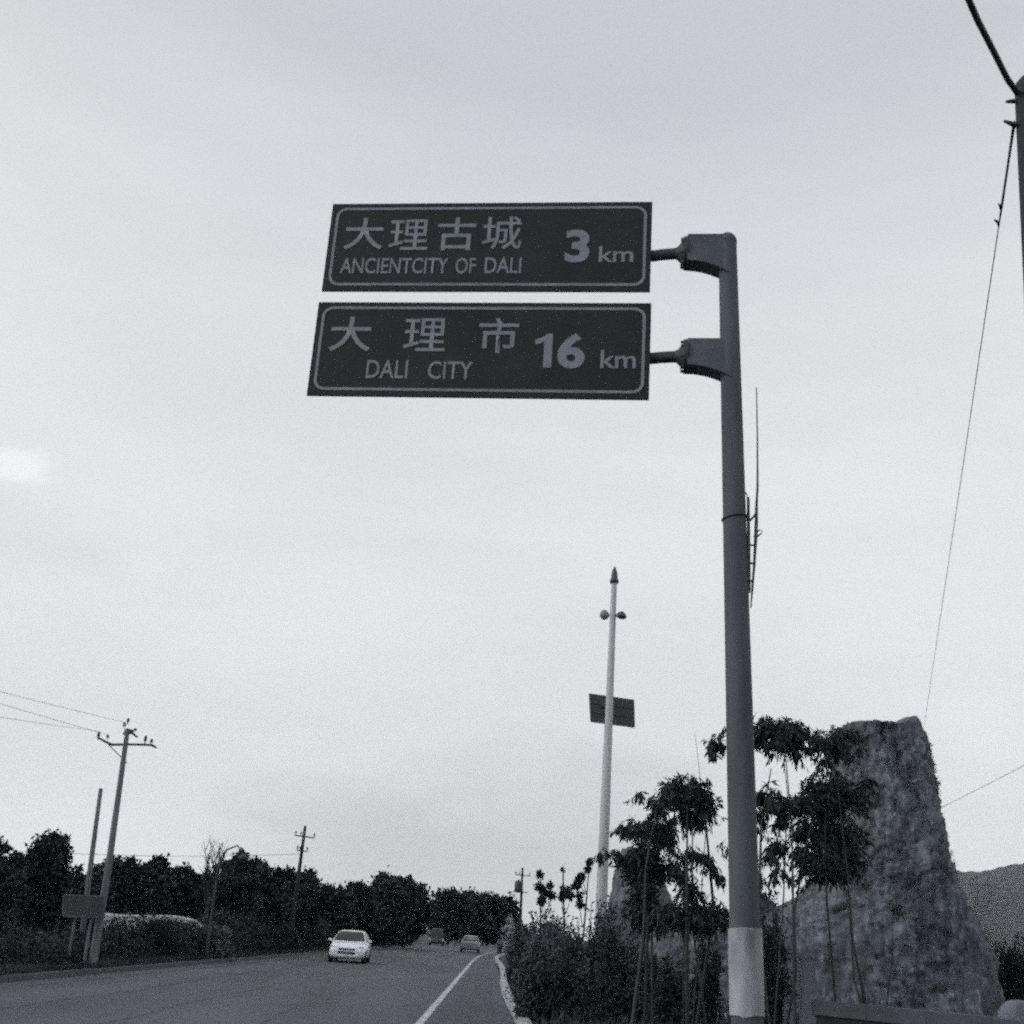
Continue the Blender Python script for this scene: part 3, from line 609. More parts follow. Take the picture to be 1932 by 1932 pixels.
# ------------------------------------------------------------------ vegetation
def tubes_limb(p0, p1, r0, r1, bow=.1, n=6):
    a, c = Vector(p0), Vector(p1); d = c - a; s = Vector((random.uniform(-1, 1), random.uniform(-1, 1), 0)) * d.length * bow
    return [a.lerp(c, t / n) + s * math.sin(math.pi * t / n) for t in range(n + 1)], [r0 + (r1 - r0) * t / n for t in range(n + 1)]
def tree(name, label, base, h, rx, ry, trunk_h, n, leaf, m, kind='round', group=None, seed=0, cat='tree', limbs=5, base_fill=0.0):
    """trunk with limbs and a crown of leaf clumps; kind bends the outline"""
    base = Vector(base); o = thing(name, label, cat, base, group=group)
    r0 = .045 * h ** .8
    tb = MB(); pts, rr = tubes_limb((0, 0, 0), (random.uniform(-.1, .1) * rx, 0, trunk_h + (h - trunk_h) * .55), r0, r0 * .3, .03); tb.tube(pts, rr, 9)
    ch = h - trunk_h
    nc = max(14, int(n / 55)); cc = on_ball(nc) * (RNG.random((nc, 1)) ** .45)
    if kind == 'box': cc = np.sign(cc) * np.abs(cc) ** .55; cc = np.clip(cc, -.95, .95)
    cc = cc * np.array([rx, ry, ch / 2]) * .86
    zc = trunk_h + ch / 2
    if kind == 'cone':
        f = 1 - .75 * np.clip((cc[:, 2] / (ch / 2) + 1) / 2, 0, 1); cc[:, 0] *= f; cc[:, 1] *= f
    if kind == 'spread':
        f = .7 + .5 * np.clip((cc[:, 2] / (ch / 2) + 1) / 2, 0, 1); cc[:, 0] *= f; cc[:, 1] *= f
    cc[:, 2] += zc
    for i in range(limbs):
        j = RNG.integers(nc); z = trunk_h * .7 + random.random() * ch * .4
        p, q = tubes_limb((0, 0, z), tuple(cc[j]), r0 * .45, r0 * .12, .1); tb.tube(p, q, 6, False)
    tb.build('trunk', 'bark', o)
    ids = RNG.integers(0, nc, n); cr = (.16 + .16 * RNG.random(nc)) * min(rx, ch / 2) + leaf * .6
    pos = cc[ids] + on_ball(n) * (RNG.random((n, 1)) ** .5) * cr[ids][:, None] * np.array([1.15, 1.15, .85])
    if base_fill:
        k = int(n * base_fill); e = in_ball(k) * np.array([rx * .85, ry * .85, ch * .42]); e[:, 2] += zc; pos[:k] = e
    if kind != 'box':
        ex = []
        for i in range(16):
            a = random.uniform(0, 6.28); q = random.random() ** .6 * .8; bx_ = np.array([math.cos(a) * rx * q, math.sin(a) * ry * q, zc + ch * .5 * math.sqrt(max(0, 1 - q * q)) * .92]); hh_ = ch * random.uniform(.05, .16)
            k = 60; tt = RNG.random((k, 1)); ex.append(bx_ + np.array([0, 0, hh_]) * tt + RNG.normal(size=(k, 3)) * leaf * .8 * (1.15 - tt))
        pos = np.concatenate([pos] + ex)
    pos = pos[pos[:, 2] > .05]
    out = pos - np.array([0, 0, zc]); d = out / np.maximum(np.linalg.norm(out, axis=1, keepdims=True), .01) * .5 + RNG.normal(size=pos.shape) * .8 + np.array([0, 0, -.15])
    leaves('crown' if cat == 'tree' else 'foliage', pos, d, leaf * (.7 + .6 * RNG.random(len(pos))), leaf * .55, m, o)
    return o
def px_tree(px, ytop, D, wpx, label, kind='round', trunk=.12, n=3200, leaf=None, m='leaf_tree', name='evergreen_tree', group=None, fill=.25, ybase=None):
    t = at(px, ytop, D); rx = wpx / 2 * D / FOC * (1.0 if kind == 'box' else 1.45)
    return tree(name, label, (t.x, D, 0), t.z * (1.0 if kind == 'box' else .90), rx, rx * .95, t.z * trunk, n, leaf or .0058 * D, m, kind, group=group, base_fill=fill)
def build_left_trees():
    G = 'dark trees along the left of the road'
    L = [  # px, y top, distance, width px, kind, label
        (-10, 1572, 40, 90, 'round', 'dark leafy tree cut by the left edge of the picture'),
        (46, 1616, 47, 62, 'round', 'dark tree between the left edge and the box-topped tree'),
        (105, 1556, 44, 64, 'box', 'dark tree with a square clipped top above the signboard'),
        (160, 1632, 60, 90, 'round', 'low dark tree behind the bare post'),
        (232, 1612, 64, 76, 'round', 'dark tree directly behind the nearest left power pole'),
        (282, 1628, 66, 66, 'round', 'dark tree right of the nearest left power pole'),
        (303, 1616, 66, 34, 'cone', 'small pointed tree top above the white wall'),
        (345, 1634, 62, 66, 'cone', 'pointed dark tree above the right end of the white wall'),
        (385, 1650, 66, 56, 'round', 'low dark tree left of the bare twiggy tree'),
        (458, 1604, 66, 62, 'round', 'rounded dark tree just right of the bare twiggy tree'),
        (500, 1626, 70, 62, 'round', 'dark tree left of the distant power pole'),
        (545, 1640, 76, 62, 'round', 'dark tree at the foot of the distant power pole'),
        (586, 1640, 80, 26, 'cone', 'narrow dark tree just right of the distant power pole'),
        (620, 1672, 90, 70, 'round', 'low dark tree above the white car, left one'),
        (672, 1668, 104, 70, 'round', 'low dark tree above the white car, right one'),
        (728, 1650, 112, 70, 'round', 'broad high tree in the middle of the far tree line'),
        (772, 1656, 118, 66, 'spread', 'full dark tree at the right shoulder of the far tree line'),
        (852, 1680, 175, 52, 'round', 'bushy tree right of the gap in the far tree line'),
        (888, 1688, 190, 46, 'round', 'dark tree above the small grey car'),
        (924, 1686, 198, 44, 'box', 'flat-topped dark tree ending the far tree line'),
        (952, 1698, 215, 34, 'round', 'small dark tree at the right end, behind the bend')]
    for i, (px, y, D, w, k, lab) in enumerate(L):
        px_tree(px, y, D, w, lab, k, .05, n=13000 if D < 80 else 9000, m='leaf_tree' if i % 3 else 'leaf_tree_b', group=G, fill=.45, leaf=.0040 * D)
build_left_trees()
def bare_tree(px, ytop, D, wpx, label):
    t = at(px, ytop, D); base = Vector((t.x, D, 0)); o = thing('bare_tree', label, 'tree', base); tb = MB(); H = t.z; w = wpx * D / FOC
    pts, rr = tubes_limb((0, 0, 0), (0, 0, H * .62), .12, .07, .02); tb.tube(pts, rr, 8); tb.build('trunk', 'bark', o)
    tw = MB()
    for i in range(26):
        a = random.uniform(0, 6.28); z0 = H * random.uniform(.35, .62); e = Vector((math.cos(a) * w * .5 * random.uniform(.3, 1), math.sin(a) * w * .5, H * random.uniform(.72, 1)))
        p, q = tubes_limb((0, 0, z0), tuple(e), .035, .012, .12); tw.tube(p, q, 5, False)
        for k in range(4):
            s = p[random.randint(2, 5)]; e2 = s + Vector((random.uniform(-.5, .5), random.uniform(-.5, .5), random.uniform(.2, .8))); p2, q2 = tubes_limb(tuple(s), tuple(e2), .014, .006, .1, 4); tw.tube(p2, q2, 4, False)
    tw.build('branches', 'twig', o)
bare_tree(412, 1582, 60, 60, 'leafless twiggy tree standing among the dark evergreens')
# hedge along the left verge
def shrub(px, ytop, D, wpx, label, m='leaf_shrub', n=1800, name='shrub', group=None, leaf=None, X=None, H=None, kind='round', depth=None, shoots=0):
    if X is None:
        t = at(px, ytop, D); X = t.x; H = t.z
    rx = wpx / 2 * D / FOC
    base = Vector((X, D, 0)); o = thing(name, label, 'shrub', base, group=group)
    st = MB(); leaf = leaf or .004 * D
    nc = max(12, n // 45); cc = on_ball(nc) * (RNG.random((nc, 1)) ** .4); cc[:, 2] = np.abs(cc[:, 2]) * 1.0
    ry = depth or rx
    cc = cc * np.array([rx * .85, ry * .85, H * .86])
    for i in range(6):
        j = RNG.integers(nc); p, q = tubes_limb((random.uniform(-.1, .1), random.uniform(-.1, .1), 0), tuple(cc[j]), .03, .01, .1); st.tube(p, q, 5, False)
    st.build('stems', 'bark', o)
    ids = RNG.integers(0, nc, n); cr = (.15 + .15 * RNG.random(nc)) * min(rx, H) + leaf * .5
    pos = cc[ids] + on_ball(n) * RNG.random((n, 1)) ** .5 * cr[ids][:, None]
    k = int(n * .3); e = in_ball(k); e[:, 2] = np.abs(e[:, 2]); pos[:k] = e * np.array([rx * .85, ry * .85, H * .85]); pos = pos[pos[:, 2] > .03]
    if shoots:
        sh = MB(); ex = []
        for i in range(shoots):
            a = random.uniform(0, 6.28); rr_ = random.uniform(.2, 1.0); e = Vector((math.cos(a) * rx * rr_ * 1.1, math.sin(a) * ry * rr_, H * (1.06 - .35 * rr_ ** 2) * random.uniform(.9, 1.12)))
            p, q = tubes_limb((e.x * .3, e.y * .3, H * .25), tuple(e), .02, .005, .08, 8); sh.tube(p, q, 4, False)
            for k in range(34):
                t = random.uniform(.35, 1); z = p[min(int(t * 8), 7)].lerp(p[min(int(t * 8) + 1, 8)], (t * 8) % 1); ex.append(np.array(z) + RNG.normal(size=3) * .07 * (1.3 - t))
        sh.build('shoots', 'bark', o)['kind'] = 'stuff'
        pos = np.concatenate([pos, np.array(ex)])
    d = RNG.normal(size=pos.shape) + np.array([0, 0, .1]); leaves('foliage', pos, d, leaf * (.7 + .6 * RNG.random(len(pos))), leaf * .5, m, o)
    return o
def build_hedge():
    root = thing('hedge', 'long low dark hedge along the left verge of the road', 'hedge', (x_left(33) - 2, 33, 0)); D = 33.0
    while D < 150:
        X = x_left(D) - 1.9 - random.uniform(0, .8); H = random.uniform(.9, 1.15) if 33 < D < 45 else random.uniform(1.3, 1.9)
        leaf = .08 + .0011 * D; n = 2800; e = in_ball(n); e[:, 2] = np.abs(e[:, 2]); ms = RNG.normal(size=(40, 3)); ms /= np.linalg.norm(ms, axis=1, keepdims=True); ms[:, 2] = np.abs(ms[:, 2])
        e[:1700] = ms[RNG.integers(0, 40, 1700)] * .85 + RNG.normal(size=(1700, 3)) * .10
        pos = e * np.array([1.5, 1.3, H]) + np.array([X, D, .05]) - np.array(root.location); pos = pos[pos[:, 2] > .02]
        leaves('foliage', pos, RNG.normal(size=pos.shape) + np.array([0, 0, .1]), leaf * (.7 + .6 * RNG.random(len(pos))), leaf * .5, 'leaf_tree', root)
        st = MB()
        for q in range(4):
            p, rr = tubes_limb((X - root.location.x + random.uniform(-.5, .5), D - root.location.y, 0), (X - root.location.x + random.uniform(-.9, .9), D - root.location.y + random.uniform(-.6, .6), H * .8), .03, .01); st.tube(p, rr, 5, False)
        so2 = st.build('stems', 'bark', root); so2['kind'] = 'stuff'
        D += 1.5 + D * .012
build_hedge()
# rounded shrubs before the white wall
shrub(306, 1727, 47, 108, 'big rounded shrub in front of the white wall', m='leaf_tree', n=9000, name='round_shrub', leaf=.12)
shrub(226, 1736, 47, 70, 'low shrub at the left end of the white wall', m='leaf_tree', n=4500, name='round_shrub', leaf=.12)
shrub(404, 1732, 52, 92, 'greyer rounded shrub right of the white wall', m='leaf_pale', n=4200, name='round_shrub', leaf=.15)
def white_wall():
    D = 54; pts = [(196, 1729), (230, 1732), (270, 1733), (320, 1733), (350, 1737), (368, 1743), (378, 1752)]
    a = Vector((at(pts[0][0], pts[0][1], D).x, D, 0)); o = thing('garden_wall', 'low white wall showing above the rounded shrubs left of the road', 'wall', a)
    top = [at(x, y, D) for x, y in pts]; b = MB(); vs = []
    for p in top: vs += [(p.x - a.x, 0, 0), (p.x - a.x, 0, p.z), (p.x - a.x, .24, p.z), (p.x - a.x, .24, 0)]
    n = len(top); fs = [(4 * i + k, 4 * i + 4 + k, 4 * i + 4 + (k + 1) % 4, 4 * i + (k + 1) % 4) for i in range(n - 1) for k in range(4)] + [(0, 1, 2, 3), (4 * n - 1, 4 * n - 2, 4 * n - 3, 4 * n - 4)]
    b.add(vs, fs).build('wall', 'white_wall', o)
    c = MB(); c.tube([Vector((p.x - a.x, .12, p.z + .03)) for p in top], .11, 8); c.build('coping', 'white_wall', o)
white_wall()
# verge grass
def grass():
    n = 26000; Y = 28 + 90 * RNG.random(n) ** 1.7; X = np.array([x_left(y) for y in Y]) - .35 - RNG.random(n) ** 1.6 * 2.2
    pos = np.stack([X, Y, np.full(n, -.02)], 1); d = RNG.normal(size=(n, 3)) * .35 + np.array([0, 0, 1.0])
    o = leaves('verge_grass', pos, d, .18 + .22 * RNG.random(n), .035, 'grass_blade'); tag(o, 'rough dark grass on the left verge', 'grass', kind='stuff')
    n = 22000; Y = 22 + 40 * RNG.random(n); X = 1.1 + RNG.random(n) * 24; pos = np.stack([X, Y, np.full(n, .05)], 1); d = RNG.normal(size=(n, 3)) * .4 + np.array([0, 0, 1.0])
    o = leaves('bed_grass', pos, d, .2 + .3 * RNG.random(n), .04, 'grass_blade'); tag(o, 'rough dark grass under the shrubs right of the road', 'grass', kind='stuff')
grass()

# bamboo -----------------------------------------------------------------
def bamboo(name, label, culms, masses, D, n_scale=1.1, leaf=.16, m='leaf_bamboo'):
    """culms: lists of (px,py); masses: (px, py, half width px, half height px, density, droop)"""
    b0 = at(culms[0][0][0], culms[0][0][1], D); f = Vector((b0.x, D, 0)); o = thing(name, label, 'bamboo', f)
    for i, c in enumerate(culms):
        dd = ((i * 37) % 7 - 3) * .16
        pts = [at(x, y, D + dd) - f for x, y in c]
        g0 = Vector((pts[0].x + random.uniform(-.35, .35), pts[0].y + random.uniform(-.3, .3), 0)); pts = [g0] + pts
        q = []
        for k in range(len(pts) - 1):
            for t in range(5): q.append(pts[k].lerp(pts[k + 1], t / 5))
        q.append(pts[-1]); r0 = c.r if hasattr(c, 'r') else .042
        MB().tube(q, [r0 * (1 - .75 * k / (len(q) - 1)) for k in range(len(q))], 7).build('culm', 'bamboo_culm', o)
    P, Dv, Ls = [], [], []
    tw = MB()
    for (px, py, hw, hh, dens, droop) in masses:
        dd = random.uniform(-.45, .45); c = at(px, py, D + dd) - f; sx = hw * D / FOC / math.cos(TH); sz = hh * D / FOC / math.cos(TH); sy = (sx + sz) * .45
        ns = max(4, int(dens * n_scale * hw * hh / 11))
        e = RNG.normal(size=(ns, 3)) * .52; e = e / np.maximum(1, np.linalg.norm(e, axis=1, keepdims=True) / 1.25); e = e * np.array([sx, sy, sz]) + np.array(c)
        for s in e:
            rel = s - np.array(c); out = np.array([rel[0] / max(sx, .05), rel[1] / max(sy, .05), 0])
            tdir = out * .8 + RNG.normal(size=3) * .5 + np.array([0, 0, .25 - droop * .9]); tdir /= np.linalg.norm(tdir)
            tl = .22 + .16 * random.random()
            tw.tube([Vector(s - tdir * tl * .5), Vector(s + tdir * tl * .5)], [.006, .003], 3, False)
            for k in range(random.randint(6, 9)):
                t = random.uniform(-.5, .5); p = s + tdir * tl * t
                d = tdir * .55 + RNG.normal(size=3) * .55 + np.array([0, 0, -droop * 1.25]); P.append(p); Dv.append(d); Ls.append(leaf * random.uniform(.6, 1.25))
    for (px, py, hw, hh, dens, droop) in masses:
        for i in range(3 if hw > 10 else 1):
            c = at(px, py, D) - f; a = random.uniform(0, 6.28); R1 = (hw * 1.15) * D / FOC; s0 = c + Vector((0, 0, hh * .3 * D / FOC)); e = c + Vector((math.cos(a) * R1 * 1.25, math.sin(a) * R1, -hh * random.uniform(.2, 1.2) * D / FOC)); m0 = s0.lerp(e, .5) + Vector((0, 0, .22))
            pp_ = [s0.lerp(m0, t).lerp(m0.lerp(e, t), t) for t in (0, .2, .4, .6, .8, 1)]; tw.tube(pp_, [.008, .007, .006, .005, .004, .002], 4, False)
            for k in range(20):
                t = random.uniform(.25, 1); p = s0.lerp(m0, t).lerp(m0.lerp(e, t), t); P.append(np.array(p)); Dv.append(np.array((e - m0).normalized()) * .7 + RNG.normal(size=3) * .4 + np.array([0, 0, -.7])); Ls.append(leaf * random.uniform(.7, 1.5))
    tw.build('twigs', 'bamboo_culm', o)['kind'] = 'stuff'
    leaves('foliage', np.array(P), np.array(Dv), np.array(Ls), np.array(Ls) * .27, m, o, fold=.1)
    return o
class Cu(list): r = .042
def cu(r, *p): c = Cu(p); c.r = r; return c
DL = 25
bamboo('bamboo_clump', 'umbrella-topped bamboo clump between the lamp pole and the signpost',
       [cu(.05, (1296, 1760), (1296, 1640), (1297, 1520)), cu(.03, (1306, 1740), (1306, 1600), (1308, 1530)), cu(.04, (1347, 1720), (1336, 1600), (1326, 1500), (1320, 1468)), cu(.012, (1332, 1560), (1321, 1468), (1311, 1380)),
        cu(.02, (1290, 1700), (1286, 1650))],
       [(1285, 1487, 32, 18, 1.3, .4), (1318, 1492, 22, 22, 1.3, .6), (1300, 1512, 34, 22, 1.3, .5), (1328, 1530, 18, 28, 1.0, .9), (1262, 1508, 16, 14, 1.0, .6), (1300, 1545, 18, 18, .8, .8),
        (1300, 1615, 30, 13, .8, .5), (1328, 1622, 16, 14, .7, .9), (1345, 1648, 9, 14, .5, 1.0), (1358, 1660, 8, 6, .4, 1.0), (1292, 1655, 14, 16, .9, .6), (1305, 1688, 20, 16, .9, .4), (1366, 1605, 8, 16, .35, 1.0), (1282, 1548, 24, 6, .4, .3), (1300, 1722, 52, 16, 1.2, .5), (1355, 1726, 24, 14, 1.1, .5), (1325, 1745, 44, 12, .8, .8), (1270, 1735, 20, 20, .8, .6)], DL)
bamboo('bamboo_clump', 'dense leaning bamboo clump just right of the pale lamp pole',
       [cu(.05, (1215, 1760), (1218, 1640), (1240, 1520)), cu(.04, (1222, 1750), (1222, 1640), (1205, 1560)), cu(.03, (1230, 1750), (1228, 1650), (1250, 1560))],
       [(1244, 1530, 14, 18, .9, .5), (1222, 1512, 14, 9, .6, .7), (1206, 1502, 9, 7, .7, .8), (1235, 1560, 30, 14, 1.0, .5), (1200, 1563, 26, 13, 1.0, .6), (1176, 1566, 12, 8, .6, .8), (1230, 1582, 30, 20, 1.3, .5), (1258, 1572, 16, 16, .9, .6),
        (1218, 1612, 24, 14, 1.2, .4), (1190, 1622, 24, 10, 1.0, .6), (1150, 1611, 18, 7, .7, .7), (1132, 1616, 6, 6, .5, .9), (1222, 1640, 36, 22, 1.5, .4), (1255, 1640, 22, 16, 1.0, .5), (1215, 1685, 24, 30, 1.5, .4), (1220, 1730, 34, 24, 1.5, .4), (1262, 1718, 18, 12, .9, .5)], DL + .8)
DR = 24
bamboo('bamboo_clump', 'tall feathery bamboo clump rising right behind the signpost',
       [cu(.035, (1498, 1880), (1496, 1690), (1494, 1560), (1480, 1400)), cu(.04, (1432, 1700), (1436, 1560), (1455, 1449)), cu(.02, (1478, 1700), (1486, 1500), (1478, 1420)), cu(.03, (1425, 1720), (1420, 1560), (1398, 1410))],
       [(1440, 1375, 26, 18, 1.4, .7), (1476, 1372, 24, 14, 1.4, .6), (1505, 1382, 22, 14, 1.3, .8), (1462, 1398, 30, 18, 1.2, .9), (1495, 1412, 24, 22, .8, 1.1), (1352, 1408, 14, 12, .9, .9), (1342, 1424, 8, 8, .5, 1.0), (1390, 1392, 30, 14, .8, .7),
        (1440, 1505, 18, 20, 1.0, .7), (1468, 1522, 22, 22, 1.3, .7), (1495, 1518, 20, 14, 1.0, .7), (1432, 1545, 12, 18, .7, 1.0), (1475, 1548, 14, 12, .8, 1.1),
        (1468, 1600, 17, 16, 1.0, .9), (1456, 1622, 12, 10, .6, 1.0), (1470, 1650, 20, 26, .22, .8), (1440, 1660, 14, 26, .2, .9), (1425, 1565, 8, 20, .4, 1.0)], DR)
bamboo('bamboo_clump', 'dark heavy bamboo clump in front of the tall rock',
       [cu(.045, (1628, 1866), (1609, 1775), (1599, 1650), (1580, 1480)), cu(.04, (1500, 1850), (1499, 1720), (1520, 1600), (1545, 1500)), cu(.03, (1612, 1850), (1604, 1740), (1590, 1640)), cu(.022, (1684, 1800), (1684, 1726)), cu(.03, (1560, 1700), (1556, 1560), (1560, 1420))],
       [(1560, 1400, 30, 20, 1.5, .7), (1594, 1388, 26, 14, 1.5, .5), (1575, 1418, 40, 18, 1.3, .9), (1538, 1400, 14, 16, .8, .9), (1552, 1440, 12, 14, .5, 1.1),
        (1535, 1492, 22, 24, 1.4, .6), (1575, 1492, 40, 26, 1.7, .5), (1615, 1500, 28, 22, 1.3, .6), (1560, 1522, 44, 20, 1.6, .6), (1522, 1520, 16, 18, .9, .8), (1635, 1478, 14, 12, .8, .5),
        (1545, 1565, 32, 22, 1.5, .7), (1585, 1580, 40, 30, 1.9, .6), (1600, 1620, 28, 26, 1.7, .7), (1555, 1620, 36, 30, 1.7, .8), (1515, 1570, 18, 22, 1.0, .9), (1510, 1610, 14, 26, .9, 1.0), (1514, 1650, 10, 18, .6, 1.1), (1570, 1650, 30, 16, 1.2, .9)], DR + 1.2, n_scale=.75)
# slim saplings left of the lamp pole
def sapling(px0, spots, label, D):
    b0 = at(px0, 1770, D); f = Vector((b0.x, D, 0)); o = thing('sapling', label, 'sapling', f, group='thin saplings left of the lamp pole'); st = MB(); P = []; 
    top = at(*spots[0][:2], D) - f; pts, rr = tubes_limb((0, 0, 0), tuple(top), .05, .012, .03, 8); st.tube(pts, rr, 6)
    for x, y, r in spots:
        c = at(x, y, D) - f; s = min(pts, key=lambda p: (p - c + Vector((0, 0, .5))).length); a, q = tubes_limb(tuple(s), tuple(c), .018, .006, .1, 4); st.tube(a, q, 5, False)
        n = int(14 * r); e = in_ball(n) * (r * .72 * D / FOC) + np.array(c); P.append(e)
    st.build('stem', 'bark', o); P = np.concatenate(P); leaves('foliage', P, RNG.normal(size=P.shape) + np.array([0, 0, -.2]), .13, .065, 'leaf_tree', o)
sapling(1024, [(1019, 1650, 8), (1018, 1674, 11), (1028, 1684, 9), (1038, 1671, 7), (1022, 1700, 10), (1040, 1690, 9)], 'thin sapling with tufted leaves nearest the far power pole', 42)
sapling(1066, [(1063, 1640, 2), (1067, 1680, 13), (1060, 1692, 9), (1076, 1690, 8)], 'thin sapling with one dense tuft, middle of three', 40)
sapling(1092, [(1112, 1626, 7), (1109, 1640, 7), (1097, 1654, 9), (1090, 1664, 10), (1093, 1690, 8), (1095, 1707, 9), (1086, 1672, 8)], 'thin leaning sapling next to the pale lamp pole', 41)
# shrubs right of the road
for a in [
    (1045, 1738, 34, 150, 'tallest dark shrub overhanging the kerb right of the road', 'leaf_shrub', 6500),
    (1003, 1752, 52, 80, 'dark shrub farther along the kerb', 'leaf_tree_b', 3000),
    (988, 1744, 84, 56, 'pale grey shrub along the kerb near the bend', 'leaf_pale', 2200),
    (1040, 1722, 44, 110, 'grey-leaved shrub under the thin saplings', 'leaf_pale', 3600),
    (1085, 1750, 31, 150, 'broad dark shrub in front of the pale lamp pole', 'leaf_shrub', 6500),
    (1135, 1716, 29, 90, 'small shrub at the foot of the pale lamp pole', 'leaf_shrub', 2600),
    (1165, 1745, 30, 150, 'greyish shrub below the dense leaning bamboo', 'leaf_shrub', 3000),
    (1052, 1810, 27.5, 150, 'low black shrub nearest the camera beside the kerb', 'leaf_tree', 6000),
    (1130, 1830, 27, 140, 'low dark shrub above the left end of the pale bottom kerb', 'leaf_tree_b', 3000),
    (1225, 1790, 29, 110, 'dark shrub at the foot of the dense leaning bamboo', 'leaf_shrub', 2000),
    (1332, 1790, 27, 64, 'thin scrubby shrub on the pale mound left of the signpost', 'leaf_tree_b', 900),
    (1268, 1822, 26.5, 76, 'thin scrubby shrub at the foot of the umbrella-topped bamboo', 'leaf_tree_b', 1100),
    (1450, 1712, 31, 90, 'dark shrub just right of the signpost', 'leaf_tree_b', 2600),
    (1468, 1835, 26, 60, 'dark low shrub between signpost and stone pillar', 'leaf_tree', 2200),
    (1905, 1772, 48, 120, 'dark shrub at the right edge below the mountain', 'leaf_tree', 5200),
    (1850, 1830, 50, 60, 'low dark shrub at the right foot of the tall rock', 'leaf_tree_b', 2400),
    ]:
    shrub(a[0], a[1], a[2], a[3], a[4], m=a[5], n=int(a[6] * 2.2), leaf=.105 if a[2] < 35 else .003 * a[2], shoots=22, group='shrubs right of the road')

# ------------------------------------------------------------------ wall, pillar, kerb and boulder at the lower right
D = 25.2; pl_ = at(1522, 1797, D); f = Vector((pl_.x, D, 0)); o = thing('stone_pillar', 'short grey stone pillar at the left end of the low wall', 'pillar', f)
hp = pl_.z; MB().box((-.145, -.145, 0), (.145, .145, hp * .58)).build('lower_block', 'concrete', o)
MB().box((-.138, -.138, hp * .58 + .002), (.138, .138, hp - .1)).build('upper_block', 'roof', o)
MB().box((-.165, -.165, hp - .098), (.165, .165, hp)).build('cap_stone', 'roof', o)
a, c = at(1536, 1886, D), at(2010, 1932, 21.5); w0 = Vector((a.x, a.y, 0)); o = thing('low_wall', 'low grey wall with pale coping running to the right edge', 'wall', w0)
d = (c - a); d.z = 0; ln = d.length; ang = math.atan2(d.y, d.x); o.rotation_euler = (0, 0, ang)
MB().box((.02, -.1, 0), (ln, .1, .66)).build('wall_body', 'concrete_dark', o)
nn = int(ln / 1.1)
for i in range(nn):
    x0 = .02 + ln / nn * i; hz = random.uniform(-.006, .006); MB().box((x0 + .004, -.17, .664), (x0 + ln / nn - .004, .17, a.z + hz)).build('coping_stone', 'kerb_grey', o)
rock('boulder', 'pale rounded boulder behind the low wall at the right edge', [(1889, 1908, 1938), (1897, 1896, 1955), (1912, 1886, 1972), (1950, 1880, 1985)], 27, .6, 41.0, m='boulder', nu=48, nv=36, rough=.15, cat='boulder')
kr = thing('kerb', 'row of pale kerb stones at the bottom below the bamboo', None); tag(kr, kind='structure')
p0, p1 = ground(1120, 1921), ground(1385, 1927); dd = p1 - p0; nn = 5
for i in range(nn):
    q = p0 + dd * (i / nn); M = Matrix.Translation(q) @ Matrix.Rotation(math.atan2(dd.y, dd.x), 4, 'Z'); MB().box((.01, -.13, -.02), (dd.length / nn - .01, .13, .17 + random.uniform(-.02, .02)), M).build('kerb_stone', 'kerb_pale', kr)
rock('pale_stone', 'pale upright stone between the signpost and the stone pillar', [(1868, 1482, 1496), (1880, 1478, 1500), (1905, 1474, 1502), (1950, 1470, 1506)], 25.8, .18, 55.0, m='boulder', nu=40, nv=30, rough=.12, cat='stone')

shrub(960, 1712, 120, 34, 'small pale blossoming shrub at the bend of the road', m='leaf_white', n=420, name='blossom_shrub', leaf=.22)

